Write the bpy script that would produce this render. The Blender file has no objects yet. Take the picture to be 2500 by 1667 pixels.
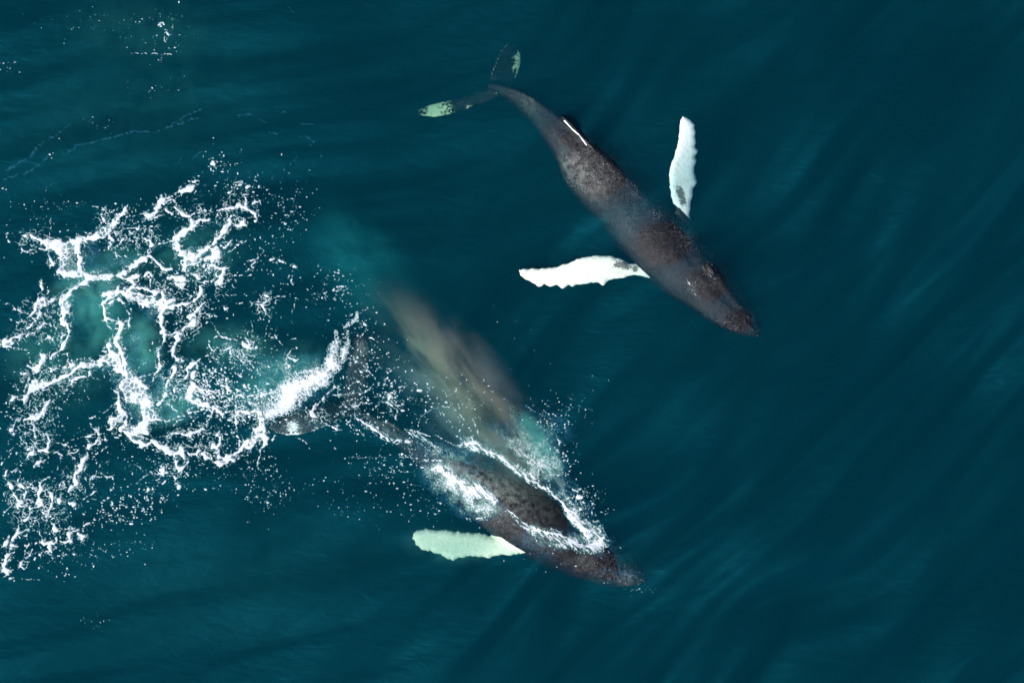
import bpy, bmesh, math, random
import numpy as np
from mathutils import Vector
from mathutils.bvhtree import BVHTree
sc = bpy.context.scene
R = math.radians

# ------------------------------------------------------------------ camera, sky, sun, exposure
CAM_H = 100.0            # drone height above the sea, metres
PPM = 74.0              # photo pixels per metre at sea level
cam = bpy.data.cameras.new('camera')
cam.sensor_width = 36.0
cam.lens = 36.0 * CAM_H / (2500 / PPM)
cam.clip_end = 2000
co = bpy.data.objects.new('camera', cam)
sc.collection.objects.link(co)
co.location = (0, 0, CAM_H)
sc.camera = co

SUN_EL, SUN_AZ = 44.0, 238.0      # azimuth clockwise from +Y: light comes from the lower left
world = bpy.data.worlds.new('World'); sc.world = world; world.use_nodes = True
wn = world.node_tree
sky = wn.nodes.new('ShaderNodeTexSky'); sky.sky_type = 'NISHITA'; sky.sun_disc = False
sky.sun_elevation = R(SUN_EL); sky.sun_rotation = R(SUN_AZ)
wn.links.new(sky.outputs[0], wn.nodes['Background'].inputs[0])
wn.nodes['Background'].inputs[1].default_value = 0.12
sl = bpy.data.lights.new('sun', 'SUN'); sl.energy = 4.6; sl.angle = R(0.5); sl.color = (1.0, 0.98, 0.95)
so = bpy.data.objects.new('sun', sl); sc.collection.objects.link(so)
sd = Vector((math.sin(R(SUN_AZ)) * math.cos(R(SUN_EL)), math.cos(R(SUN_AZ)) * math.cos(R(SUN_EL)), math.sin(R(SUN_EL))))
so.rotation_euler = sd.to_track_quat('Z', 'Y').to_euler(); so.location = sd * 60
sc.view_settings.view_transform = 'Standard'; sc.view_settings.look = 'None'
sc.view_settings.gamma = 1; sc.view_settings.use_curve_mapping = False
sc.view_settings.exposure = 0.45
sc.render.engine = 'CYCLES'
cy = sc.cycles
cy.max_bounces = 6; cy.diffuse_bounces = 2; cy.glossy_bounces = 2; cy.volume_bounces = 1
cy.transparent_max_bounces = 24; cy.use_denoising = True
try: cy.denoiser = 'OPENIMAGEDENOISE'
except Exception: pass
cy.caustics_reflective = False; cy.caustics_refractive = False

# ------------------------------------------------------------------ helpers
def P(px, py, z=0.0):
    """photo pixel seen at height z -> world point"""
    f = (CAM_H - z) / CAM_H
    return ((px - 1250) / PPM * f, (833.5 - py) / PPM * f, z)
rng = np.random.default_rng(7)
_perm = np.random.default_rng(3).permutation(4096).astype(np.int64)
def _h(ix, iy, seed):
    return _perm[(_perm[(ix + seed * 57) & 4095] + iy) & 4095]
def pn(x, y, seed=0):
    xi = np.floor(x).astype(np.int64); yi = np.floor(y).astype(np.int64)
    fx = x - xi; fy = y - yi
    u = fx * fx * fx * (fx * (fx * 6 - 15) + 10); v = fy * fy * fy * (fy * (fy * 6 - 15) + 10)
    def g(a, b):
        t = _h(xi + a, yi + b, seed) * (2 * math.pi / 4096)
        return np.cos(t) * (fx - a) + np.sin(t) * (fy - b)
    return ((g(0, 0) * (1 - u) + g(1, 0) * u) * (1 - v) + (g(0, 1) * (1 - u) + g(1, 1) * u) * v) * 1.5
def fbm(x, y, seed=0, o=3):
    s = 0; a = 1; n = 0
    for i in range(o):
        s = s + a * pn(x * 2 ** i, y * 2 ** i, seed + i * 11); n += a; a *= .5
    return s / n
def worley(x, y, seed=0):
    """F2 - F1 (cell borders are near 0)"""
    xi = np.floor(x).astype(np.int64); yi = np.floor(y).astype(np.int64)
    f1 = np.full(x.shape, 9.); f2 = np.full(x.shape, 9.)
    for a in (-1, 0, 1):
        for b in (-1, 0, 1):
            h = _h(xi + a, yi + b, seed); h2 = _perm[(h + 77) & 4095]
            d = np.hypot(xi + a + h / 4096 - x, yi + b + h2 / 4096 - y)
            f2 = np.where(d < f1, f1, np.minimum(f2, d)); f1 = np.minimum(f1, d)
    return f2 - f1
def sst(a, b, x):
    t = np.clip((x - a) / (b - a), 0, 1); return t * t * (3 - 2 * t)
def swell(x, y):
    """height of the sea surface; crests run to the upper right, flatter to the left"""
    x = np.asarray(x, float); y = np.asarray(y, float)
    wx = x + 1.2 * pn(x / 7, y / 7, 91); wy = y + 1.0 * pn(x / 7 + 9, y / 7, 92)
    def comp(ang, L, W, seed):
        c, s = math.cos(R(ang)), math.sin(R(ang))
        return pn((wx * c + wy * s) / L, (-wx * s + wy * c) / W, seed)
    w = sst(-6, 5, x - .3 * y)
    hr = .36 * comp(38, 7, 1.9, 1) + .12 * comp(43, 4, .8, 2) + .010 * comp(30, 1.5, .35, 3)
    hl = .17 * comp(10, 7, 1.7, 5) + .05 * comp(16, 4, .7, 6) + .010 * comp(22, 1.5, .35, 7)
    far = np.exp(-(np.hypot(x, y) / 60) ** 2)
    return (hr * w + hl * (1 - w)) * far + .05 * pn(x / 6, y / 6, 9)
def new_mesh(name, verts, faces, mat=None, smooth=True):
    me = bpy.data.meshes.new(name)
    verts = np.asarray(verts, np.float32)
    if isinstance(faces, np.ndarray):
        n = len(faces); k = faces.shape[1]
        me.vertices.add(len(verts)); me.vertices.foreach_set('co', verts.ravel())
        me.loops.add(n * k); me.loops.foreach_set('vertex_index', faces.ravel().astype(np.int32))
        me.polygons.add(n)
        me.polygons.foreach_set('loop_start', np.arange(0, n * k, k, dtype=np.int32))
        me.update(calc_edges=True); me.validate()
    else:
        me.from_pydata([tuple(v) for v in verts], [], faces)
    if mat: me.materials.append(mat)
    if smooth: me.polygons.foreach_set('use_smooth', [True] * len(me.polygons))
    return me
def link(name, me, parent=None, **props):
    o = bpy.data.objects.new(name, me); sc.collection.objects.link(o)
    if parent: o.parent = parent
    for k, v in props.items(): o[k] = v
    return o
def fattr(me, name, vals):
    a = me.attributes.new(name, 'FLOAT', 'POINT'); a.data.foreach_set('value', np.asarray(vals, np.float32))
class NT:
    """tiny node helper"""
    def __init__(s, name):
        s.m = bpy.data.materials.new(name); s.m.use_nodes = True; s.t = s.m.node_tree; s.t.nodes.clear()
        s.out = s.n('OutputMaterial')
    def n(s, kind, **kw):
        nd = s.t.nodes.new('ShaderNode' + kind)
        for k, v in kw.items():
            if k.startswith('i_'):
                key = k[2:]; nd.inputs[int(key) if key.isdigit() else key.replace('_', ' ')].default_value = v
            else: setattr(nd, k, v)
        return nd
    def l(s, a, b): s.t.links.new(a, b)
    def math(s, op, a, b=None, c=None):
        nd = s.n('Math', operation=op)
        for i, v in enumerate((a, b, c)):
            if v is None: continue
            if isinstance(v, (int, float)): nd.inputs[i].default_value = v
            else: s.l(v, nd.inputs[i])
        return nd.outputs[0]
    def mapr(s, v, a, b, c=0., d=1., smooth=True):
        nd = s.n('MapRange'); nd.interpolation_type = 'SMOOTHSTEP' if smooth else 'LINEAR'
        s.l(v, nd.inputs[0])
        for i, q in enumerate((a, b, c, d)): nd.inputs[i + 1].default_value = q
        return nd.outputs[0]
    def noise(s, vec, scale, detail=3, rough=.5, dist=0.):
        nd = s.n('TexNoise'); nd.inputs['Scale'].default_value = scale; nd.inputs['Detail'].default_value = detail
        nd.inputs['Roughness'].default_value = rough; nd.inputs['Distortion'].default_value = dist
        if vec is not None: s.l(vec, nd.inputs['Vector'])
        return nd.outputs['Fac']
    def mix(s, f, a, b):
        nd = s.n('Mix', data_type='RGBA')
        if isinstance(f, (int, float)): nd.inputs[0].default_value = f
        else: s.l(f, nd.inputs[0])
        for i, v in ((6, a), (7, b)):
            if isinstance(v, tuple): nd.inputs[i].default_value = (*v, 1)
            else: s.l(v, nd.inputs[i])
        return nd.outputs[2]

# ------------------------------------------------------------------ materials
def mat_water():
    t = NT('sea_water')
    pos = t.n('NewGeometry').outputs['Position']
    mp = t.n('Mapping'); mp.inputs['Rotation'].default_value = (0, 0, R(-32)); mp.inputs['Scale'].default_value = (.35, 1, 1)
    t.l(pos, mp.inputs[0])
    h = t.math('ADD', t.math('MULTIPLY', t.noise(mp.outputs[0], 3.0, 4, .6, .4), 1.0), t.math('MULTIPLY', t.noise(mp.outputs[0], 8.0, 3, .6, .3), .22))
    bp = t.n('Bump'); bp.inputs['Strength'].default_value = 1; bp.inputs['Distance'].default_value = .028
    t.l(h, bp.inputs['Height'])
    # Schlick reflectance, the same from above and below: 0.02 + 0.98 (1 - |N.I|)^5
    dt = t.n('VectorMath', operation='DOT_PRODUCT'); t.l(bp.outputs[0], dt.inputs[0]); t.l(t.n('NewGeometry').outputs['Incoming'], dt.inputs[1])
    om = t.math('SUBTRACT', 1.0, t.math('ABSOLUTE', dt.outputs['Value']))
    fres = t.math('MULTIPLY_ADD', t.math('POWER', om, 5.0), .95, REFL)
    gl = t.n('BsdfGlossy'); gl.inputs['Roughness'].default_value = .42; gl.inputs['Color'].default_value = (.04, .72, 1, 1)
    t.l(bp.outputs[0], gl.inputs['Normal'])
    tr = t.n('BsdfTransparent')
    mx = t.n('MixShader'); t.l(fres, mx.inputs[0]); t.l(tr.outputs[0], mx.inputs[1]); t.l(gl.outputs[0], mx.inputs[2])
    t.l(mx.outputs[0], t.out.inputs['Surface'])
    ab = t.n('VolumeAbsorption'); ab.inputs['Color'].default_value = (*ABS, 1); ab.inputs['Density'].default_value = 1.
    vs = t.n('VolumeScatter'); vs.inputs['Color'].default_value = (*SCA, 1); vs.inputs['Density'].default_value = .1
    ad = t.n('AddShader'); t.l(ab.outputs[0], ad.inputs[0]); t.l(vs.outputs[0], ad.inputs[1]); t.l(ad.outputs[0], t.out.inputs['Volume'])
    return t.m
REFL = .030
ABS = (.22, .53, .51)
SCA = (.0, .405, .59)
def mat_skin():
    t = NT('whale_skin')
    pos = t.n('TexCoord').outputs['Object']
    def at(n): return t.n('Attribute', attribute_name=n).outputs['Fac']
    n1 = t.noise(pos, 1.6, 5, .6); n2 = t.noise(pos, 9, 5, .65); n3 = t.noise(pos, 34, 4, .6)
    base = t.mix(t.mapr(n1, .35, .7), (.0025, .0024, .004), (.0072, .0066, .0098))
    base = t.mix(t.math('MULTIPLY', t.mapr(n2, .45, .75), .3), base, (.026, .027, .031))
    # scratches and barnacle scars, with wet glints painted in as pale specks
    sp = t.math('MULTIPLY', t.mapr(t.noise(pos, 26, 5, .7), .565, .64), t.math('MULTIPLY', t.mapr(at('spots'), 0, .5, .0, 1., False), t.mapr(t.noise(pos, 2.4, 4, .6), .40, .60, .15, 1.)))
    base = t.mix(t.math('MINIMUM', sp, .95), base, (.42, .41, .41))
    # fine pale scratches
    ms = t.n('Mapping'); t.l(pos, ms.inputs[0]); ms.inputs['Rotation'].default_value = (0, 0, R(25)); ms.inputs['Scale'].default_value = (1.2, 30, 3)
    base = t.mix(t.math('MULTIPLY', t.mapr(t.noise(ms.outputs[0], 1.5, 3, .5, .6), .66, .72), .35), base, (.14, .14, .14))
    gr = t.math('MULTIPLY', t.mapr(t.noise(pos, 5, 6, .7), .35, .7), at('grey'))
    base = t.mix(gr, base, (.20, .21, .18))
    base = t.mix(t.math('MULTIPLY', at('limb'), .85), base, (.20, .20, .17))
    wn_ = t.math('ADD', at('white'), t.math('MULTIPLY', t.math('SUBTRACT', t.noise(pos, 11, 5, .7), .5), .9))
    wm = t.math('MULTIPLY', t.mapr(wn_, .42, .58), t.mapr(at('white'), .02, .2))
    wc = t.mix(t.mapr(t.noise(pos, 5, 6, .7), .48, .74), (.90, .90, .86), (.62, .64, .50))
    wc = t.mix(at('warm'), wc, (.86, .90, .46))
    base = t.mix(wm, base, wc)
    b = t.n('BsdfPrincipled'); t.l(base, b.inputs['Base Color'])
    b.inputs['Roughness'].default_value = .22
    b.inputs['Specular IOR Level'].default_value = .2
    bp = t.n('Bump'); bp.inputs['Strength'].default_value = .8; bp.inputs['Distance'].default_value = .03
    hh = t.math('ADD', t.math('MULTIPLY', n3, .9), n2); t.l(hh, bp.inputs['Height']); t.l(bp.outputs[0], b.inputs['Normal'])
    t.l(b.outputs[0], t.out.inputs['Surface'])
    return t.m
def mat_plain(name, col, rough):
    t = NT(name); b = t.n('BsdfPrincipled'); b.inputs['Roughness'].default_value = rough
    pos = t.n('TexCoord').outputs['Object']
    c = t.mix(t.noise(pos, 3, 4), tuple(v * .7 for v in col), tuple(v * 1.3 for v in col)); t.l(c, b.inputs['Base Color'])
    t.l(b.outputs[0], t.out.inputs['Surface']); return t.m
def mat_foam():
    t = NT('sea_foam')
    pos = t.n('NewGeometry').outputs['Position']
    b = t.n('BsdfDiffuse')
    c = t.mix(t.mapr(t.noise(pos, 14, 5, .7), .3, .7), (.56, .59, .63), (.82, .85, .88)); t.l(c, b.inputs['Color'])
    cv = t.n('Attribute', attribute_name='cover').outputs['Fac']          # thin film tinted as if green water showed through; thinnest painted sky-reflection blue
    c = t.mix(t.mapr(cv, .15, .75), t.mix(t.mapr(cv, .085, .115), (.08, .42, .72), (.30, .66, .60)), c); t.l(c, b.inputs['Color'])
    tl = t.n('BsdfTranslucent'); tl.inputs['Color'].default_value = (.8, .85, .85, 1)
    m0 = t.n('MixShader'); m0.inputs[0].default_value = .2; t.l(b.outputs[0], m0.inputs[1]); t.l(tl.outputs[0], m0.inputs[2])
    tr = t.n('BsdfTransparent'); mx = t.n('MixShader')
    t.l(t.n('Attribute', attribute_name='cover').outputs['Fac'], mx.inputs[0]); t.l(tr.outputs[0], mx.inputs[1]); t.l(m0.outputs[0], mx.inputs[2])
    t.l(mx.outputs[0], t.out.inputs['Surface']); return t.m
M_WATER, M_SKIN, M_FOAM = mat_water(), mat_skin(), mat_foam()
M_BED = mat_plain('deep_seabed', (.012, .02, .02), .9)
M_SLIT = mat_plain('blowhole_dark', (.006, .005, .006), .5)

# ------------------------------------------------------------------ sea: one closed body of water with a swell on top
def axis(h, core, step):
    a = [0.]; s = step
    while a[-1] < h:
        if a[-1] > core: s *= 1.18
        a.append(a[-1] + s)
    a = np.array(a); a[-1] = h
    return np.concatenate([-a[:0:-1], a])
gx = axis(400, 20, .1); gy = axis(400, 14, .1)
X, Y = np.meshgrid(gx, gy); Z = swell(X, Y)
ny, nx = X.shape
V = np.stack([X.ravel(), Y.ravel(), Z.ravel()], 1)
idx = np.arange(ny * nx).reshape(ny, nx)
F = np.stack([idx[:-1, :-1], idx[:-1, 1:], idx[1:, 1:], idx[1:, :-1]], -1).reshape(-1, 4)
rim = np.concatenate([idx[0, :], idx[1:, -1], idx[-1, -2::-1], idx[-2:0:-1, 0]])
low = V[rim].copy(); low[:, 2] = -18
n0 = len(V); V = np.concatenate([V, low]); k = np.arange(len(rim)); k2 = (k + 1) % len(rim)
F = np.concatenate([F, np.stack([rim[k2], rim[k], n0 + k, n0 + k2], 1)])
me = new_mesh('water', V, F, M_WATER)
bm = bmesh.new(); bm.from_mesh(me); bm.verts.ensure_lookup_table()
bm.faces.new([bm.verts[n0 + i] for i in reversed(range(len(rim)))]); bm.to_mesh(me); bm.free()
link('water', me, kind='structure', label='teal green sea surface with long soft swells')
s = 420
link('seabed', new_mesh('seabed', [(-s, -s, -18.4), (s, -s, -18.4), (s, s, -18.4), (-s, s, -18.4)], [(0, 1, 2, 3)], M_BED), kind='structure')

# ------------------------------------------------------------------ whales
def catmull(A, m):
    A = np.asarray(A, float); n = len(A); out = []
    for i in range(n - 1):
        p0, p1, p2, p3 = A[max(i - 1, 0)], A[i], A[i + 1], A[min(i + 2, n - 1)]
        for t in np.linspace(0, 1, m, endpoint=False):
            out.append(.5 * (2 * p1 + (p2 - p0) * t + (2 * p0 - 5 * p1 + 4 * p2 - p3) * t * t + (3 * p1 - p0 - 3 * p2 + p3) * t ** 3))
    out.append(A[-1]); return np.array(out)
def inpoly(x, y, poly):
    c = np.zeros(x.shape, bool); n = len(poly)
    for i in range(n):
        x1, y1 = poly[i]; x2, y2 = poly[(i + 1) % n]
        if y1 == y2: continue
        c ^= ((y1 > y) != (y2 > y)) & (x < (x2 - x1) * (y - y1) / (y2 - y1) + x1)
    return c
def segdist(x, y, x1, y1, x2, y2):
    dx, dy = x2 - x1, y2 - y1; L = dx * dx + dy * dy + 1e-12
    t = np.clip(((x - x1) * dx + (y - y1) * dy) / L, 0, 1)
    return np.hypot(x - x1 - t * dx, y - y1 - t * dy), t
def polydist(x, y, poly):
    d = np.full(x.shape, 1e9)
    for i in range(len(poly)):
        d = np.minimum(d, segdist(x, y, *poly[i], *poly[(i + 1) % len(poly)])[0])
    return d
def lens_solid(poly, fmap, tmax, D, res, tmin=.012, wob=0):
    """closed lens-shaped solid over a plan outline; fmap(u, v, side_offset) -> xyz"""
    poly = np.asarray(poly, float)
    if wob:                                                     # wavy outline
        pts = []
        for (x1, y1), (x2, y2) in zip(poly, np.roll(poly, -1, 0)):
            L_ = math.hypot(x2 - x1, y2 - y1); m_ = max(1, int(L_ / 2.5))
            for k_ in range(m_): pts.append((x1 + (x2 - x1) * k_ / m_, y1 + (y2 - y1) * k_ / m_))
        pts = np.array(pts); poly = pts + wob * np.stack([fbm(pts[:, 0] / 12, pts[:, 1] / 12, 3), fbm(pts[:, 0] / 12, pts[:, 1] / 12, 8)], 1)
    a, b = poly.min(0) - res, poly.max(0) + res
    U, W = np.meshgrid(np.arange(a[0], b[0] + res, res), np.arange(a[1], b[1] + res, res))
    ins = inpoly(U, W, poly); d = polydist(U, W, poly)
    q = np.clip(d / D, 0, 1); th = np.maximum(tmin, tmax * np.sqrt(np.clip(1 - (1 - q) ** 2, 0, 1)))
    near = ins | (d < res * .75)
    # outside corners close to the outline are pulled onto it
    cell = near[:-1, :-1] & near[1:, :-1] & near[:-1, 1:] & near[1:, 1:]
    idn = -np.ones(U.shape, int); used = np.zeros(U.shape, bool)
    for s_ in ((slice(None, -1), slice(None, -1)), (slice(1, None), slice(None, -1)), (slice(None, -1), slice(1, None)), (slice(1, None), slice(1, None))):
        used[s_] |= cell
    idn[used] = np.arange(used.sum()); n = used.sum()
    top = fmap(U[used], W[used], th[used]); bot = fmap(U[used], W[used], -th[used])
    q0 = np.stack([idn[:-1, :-1][cell], idn[:-1, 1:][cell], idn[1:, 1:][cell], idn[1:, :-1][cell]], 1)
    faces = [tuple(f) for f in q0] + [tuple(n + f[::-1]) for f in q0]
    cnt = {}
    for f in q0:
        for i in range(4):
            e = (f[i], f[(i + 1) % 4]); cnt[e] = cnt.get(e, 0) + 1
    for (p, r) in cnt:
        if (r, p) not in cnt: faces.append((r, p, n + p, n + r))
    return np.concatenate([top, bot]), faces
def whale(spec):
    st = catmull(spec['stations'], 6)        # px, py, halfwidth(px), z centre, height ratio, ridge
    n = len(st); z = st[:, 3]; f = (CAM_H - z) / CAM_H
    C = np.stack([(st[:, 0] - 1250) / PPM * f, (833.5 - st[:, 1]) / PPM * f, z], 1)
    w = np.maximum(st[:, 2], .5) / PPM * f; hr = st[:, 4]; rg = st[:, 5]
    T = np.gradient(C, axis=0); T[:, 2] *= .5; T /= np.linalg.norm(T, axis=1)[:, None]
    S = np.stack([-T[:, 1], T[:, 0], 0 * T[:, 0]], 1); S /= np.linalg.norm(S, axis=1)[:, None]   # whale's left
    Up = np.cross(T, S); Up *= np.sign(Up[:, 2:3])
    m = 56; ph = np.linspace(0, 2 * np.pi, m, endpoint=False)
    roll = R(spec['roll'])
    rings = []
    for i in range(n):
        a = np.cos(ph); b = np.sin(ph)
        pw = 2 / spec['sq']
        a = np.sign(a) * np.abs(a) ** pw; b = np.sign(b) * np.abs(b) ** pw
        b = b + rg[i] * np.exp(-((ph - np.pi / 2) / .22) ** 2)          # dorsal ridge
        A = a * w[i]; B = b * w[i] * hr[i]
        A, B = A * math.cos(roll) - B * math.sin(roll), A * math.sin(roll) + B * math.cos(roll)
        k_ = w[i] / max(np.abs(A).max(), 1e-6); A = A * k_
        rings.append(C[i] + S[i] * A[:, None] + Up[i] * B[:, None])
    V = np.concatenate(rings); F = []
    for i in range(n - 1):
        for j in range(m):
            F.append((i * m + j, i * m + (j + 1) % m, (i + 1) * m + (j + 1) % m, (i + 1) * m + j))
    F.append(tuple(range(m))); F.append(tuple((n - 1) * m + j for j in reversed(range(m))))
    parts = [(V, F)]
    for L in spec['limbs']:
        zs = L['z']                                       # (px, py, z) samples: plane fit
        za = np.array(zs, float); mu = za.mean(0); A_ = za[:, :2] - mu[:2]      # ridge fit: no slope across the limb's own line
        g_ = np.linalg.solve(A_.T @ A_ + np.eye(2) * 900., A_.T @ (za[:, 2] - mu[2])); cz = (mu[2] - g_ @ mu[:2], g_[0], g_[1])
        def fm(u, v, s_, cz=cz, cv=L.get('curl', 0), c0=L.get('c0', (0, 0))):
            zz = cz[0] + cz[1] * u + cz[2] * v + cv * ((u - c0[0]) ** 2 + (v - c0[1]) ** 2) / 1e4
            ff = (CAM_H - zz) / CAM_H
            return np.stack([(u - 1250) / PPM * ff, (833.5 - v) / PPM * ff, zz + s_], 1)
        parts.append(lens_solid(L['poly'], fm, L['t'], L['D'], 1.3, wob=L.get('wob', 0)))
    # dorsal fin: outline in (distance along back, height)
    i0, i1 = spec['fin']
    def on_back(q):
        t = i0 + (i1 - i0) * q; i = np.clip(t, 0, n - 1.001); a = i.astype(int); fr = (i - a)[:, None]
        c = C[a] * (1 - fr) + C[a + 1] * fr; ww = (w * hr * (1 + rg))[a] * (1 - fr[:, 0]) + (w * hr * (1 + rg))[a + 1] * fr[:, 0]
        u = Up[a] * math.cos(roll) - S[a] * math.sin(roll)
        return c + u * ww[:, None], u, S[a] * math.cos(roll) + Up[a] * math.sin(roll)
    def ff(u, v, s_):
        b0, up, sd_ = on_back(u / 1.2)
        return b0 + up * v[:, None] + sd_ * (s_ + spec['lean'] * np.maximum(v, 0))[:, None]
    fh = spec['finh']
    parts.append(lens_solid([(0.0, -.3), (-.06, fh * .55), (-.02, fh * .95), (.08, fh), (.25, fh * .86), (.5, fh * .55), (.8, fh * .3), (1.15, .02), (1.2, -.3)], ff, .055, .12, .02))
    bm = bmesh.new()
    for V_, F_ in parts:
        vs = [bm.verts.new(tuple(v)) for v in V_]
        for f_ in F_:
            try: bm.faces.new([vs[i] for i in f_])
            except ValueError: pass
    bmesh.ops.recalc_face_normals(bm, faces=bm.faces)
    me0 = bpy.data.meshes.new('tmp'); bm.to_mesh(me0); bm.free()
    tmp = bpy.data.objects.new('tmp', me0); sc.collection.objects.link(tmp)
    md = tmp.modifiers.new('r', 'REMESH'); md.mode = 'VOXEL'; md.voxel_size = .028; md.use_smooth_shade = True
    sm = tmp.modifiers.new('s', 'SMOOTH'); sm.iterations = 3; sm.factor = .5
    ev = tmp.evaluated_get(bpy.context.evaluated_depsgraph_get())
    me = bpy.data.meshes.new_from_object(ev); bpy.data.objects.remove(tmp); bpy.data.meshes.remove(me0)
    me.name = 'humpback_whale'
    nv = len(me.vertices); c = np.empty(nv * 3, np.float32); me.vertices.foreach_get('co', c); c = c.reshape(-1, 3).astype(float)
    fz = CAM_H / (CAM_H - c[:, 2]); px = c[:, 0] * fz * PPM + 1250; py = 833.5 - c[:, 1] * fz * PPM
    # body coordinate
    best = np.full(nv, 1e9); bi = np.zeros(nv, int)
    for i in range(n):
        d = np.hypot(px - st[i, 0], py - st[i, 1]); k_ = d < best; best[k_] = d[k_]; bi[k_] = i
    inside = best / np.maximum(st[bi, 2], 1)
    u = bi / (n - 1.)
    nrm = np.empty(nv * 3, np.float32); me.vertices.foreach_get('normal', nrm); nrm = nrm.reshape(-1, 3)
    # tubercles on the head, and slack skin
    lump = np.zeros(nv)
    hd = sst(.74, .86, u) * (inside < 1.1)
    r2 = random.Random(spec['seed'])
    for k_ in range(60):
        i = r2.randint(int(n * .8), n - 2); lat = r2.choice([0, 0, -.45, .45, -.75, .75, -.6, .6]) + r2.uniform(-.08, .08)
        sx = st[i, 0] + lat * st[i, 2] * .68; sy = st[i, 1] - lat * st[i, 2] * .73
        lump += .035 * np.exp(-((px - sx) ** 2 + (py - sy) ** 2) / 2.6 ** 2) * hd
    lump += .012 * fbm(px / 22, py / 22, 5) * (inside < 1.1)
    for (x1, y1, x2, y2) in spec['blow']:                     # raised rim in front of and beside the blowholes
        d = segdist(px, py, x1, y1, x2, y2)[0]; lump += .07 * np.exp(-((d - 4) / 3.5) ** 2) * (inside < .8)
    c2 = c + nrm * lump[:, None]
    me.vertices.foreach_set('co', c2.astype(np.float32).ravel())
    white = np.zeros(nv); grey = np.zeros(nv); warm = np.zeros(nv); limb = np.zeros(nv)
    for L in spec['limbs']:
        poly = L['poly']; ins = inpoly(px, py, poly); d = polydist(px, py, poly)
        msk = (ins | (d < 2.5)) & (inside > .9)
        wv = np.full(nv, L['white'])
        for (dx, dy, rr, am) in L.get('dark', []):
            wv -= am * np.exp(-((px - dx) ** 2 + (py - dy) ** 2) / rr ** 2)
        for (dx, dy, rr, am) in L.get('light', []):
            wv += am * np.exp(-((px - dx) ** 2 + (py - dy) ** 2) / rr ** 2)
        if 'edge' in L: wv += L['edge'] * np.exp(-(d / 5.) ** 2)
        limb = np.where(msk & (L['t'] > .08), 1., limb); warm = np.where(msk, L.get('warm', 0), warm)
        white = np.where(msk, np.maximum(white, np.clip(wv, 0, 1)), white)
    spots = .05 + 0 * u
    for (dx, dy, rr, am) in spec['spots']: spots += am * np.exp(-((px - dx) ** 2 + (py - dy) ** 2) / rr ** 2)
    for (dx, dy, rr, am) in spec['grey']: grey += am * np.exp(-((px - dx) ** 2 + (py - dy) ** 2) / rr ** 2)
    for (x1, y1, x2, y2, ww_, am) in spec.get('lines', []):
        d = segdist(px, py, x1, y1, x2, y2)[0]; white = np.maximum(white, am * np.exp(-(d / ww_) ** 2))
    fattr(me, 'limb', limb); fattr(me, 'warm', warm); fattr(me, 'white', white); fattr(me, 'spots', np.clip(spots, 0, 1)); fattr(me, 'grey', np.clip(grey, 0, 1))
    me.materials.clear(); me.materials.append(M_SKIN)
    me.polygons.foreach_set('use_smooth', [True] * len(me.polygons))
    o = link('humpback_whale', me, label=spec['label'], category='whale', group='humpback whales swimming side by side')
    me.calc_loop_triangles()
    bvh = BVHTree.FromPolygons([tuple(v) for v in c2], [tuple(p.vertices) for p in me.polygons])
    # blowholes: two dark slits
    for (x1, y1, x2, y2) in spec['blow']:
        vs, fs = [], []
        K = 9
        for i in range(K):
            q = i / (K - 1); x = x1 + (x2 - x1) * q; y = y1 + (y2 - y1) * q
            ex, ey = (x2 - x1), (y2 - y1); L_ = math.hypot(ex, ey); nx_, ny_ = -ey / L_, ex / L_
            hw = 2.1 * math.sin(math.pi * (.08 + .84 * q))
            for s_ in (-1, 0, 1):
                X_, Y_, _ = P(x + nx_ * hw * s_, y + ny_ * hw * s_, 0)
                hit = bvh.ray_cast(Vector((X_, Y_, 5)), Vector((0, 0, -1)))[0]
                vs.append((X_, Y_, (hit.z if hit else 0) + (.012 if s_ == 0 else -.006)))
        vs += [(a, b, c_ - .03) for a, b, c_ in vs]; N_ = K * 3
        for i in range(K - 1):
            for j in range(2):
                a = i * 3 + j; fs.append((a, a + 1, a + 4, a + 3)); fs.append((N_ + a + 3, N_ + a + 4, N_ + a + 1, N_ + a))
            fs.append((i * 3, i * 3 + 3, N_ + i * 3 + 3, N_ + i * 3)); fs.append((i * 3 + 5, i * 3 + 2, N_ + i * 3 + 2, N_ + i * 3 + 5))
        fs.append((0, N_, N_ + 1, 1)); fs.append((1, N_ + 1, N_ + 2, 2)); e = (K - 1) * 3
        fs.append((e + 1, N_ + e + 1, N_ + e, e)); fs.append((e + 2, N_ + e + 2, N_ + e + 1, e + 1))
        link('blowhole', new_mesh('blowhole', vs, fs, M_SLIT), parent=o)
    return o, bvh
def ZA(l): return [(950 + x / 1.96, 50 + y / 1.96) for x, y in l]
def ZB(l): return [(850 + x / 2.94, 950 + y / 2.94) for x, y in l]
def stA(l): return [(953 + x / 1.96, 48 + y / 1.96, w * 1.06 / 1.96, z, h, r) for x, y, w, z, h, r in l]
def stB(l): return [(852 + x / 2.94, 948 + y / 2.94, w * 1.07 / 2.94, z, h, r) for x, y, w, z, h, r in l]

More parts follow.
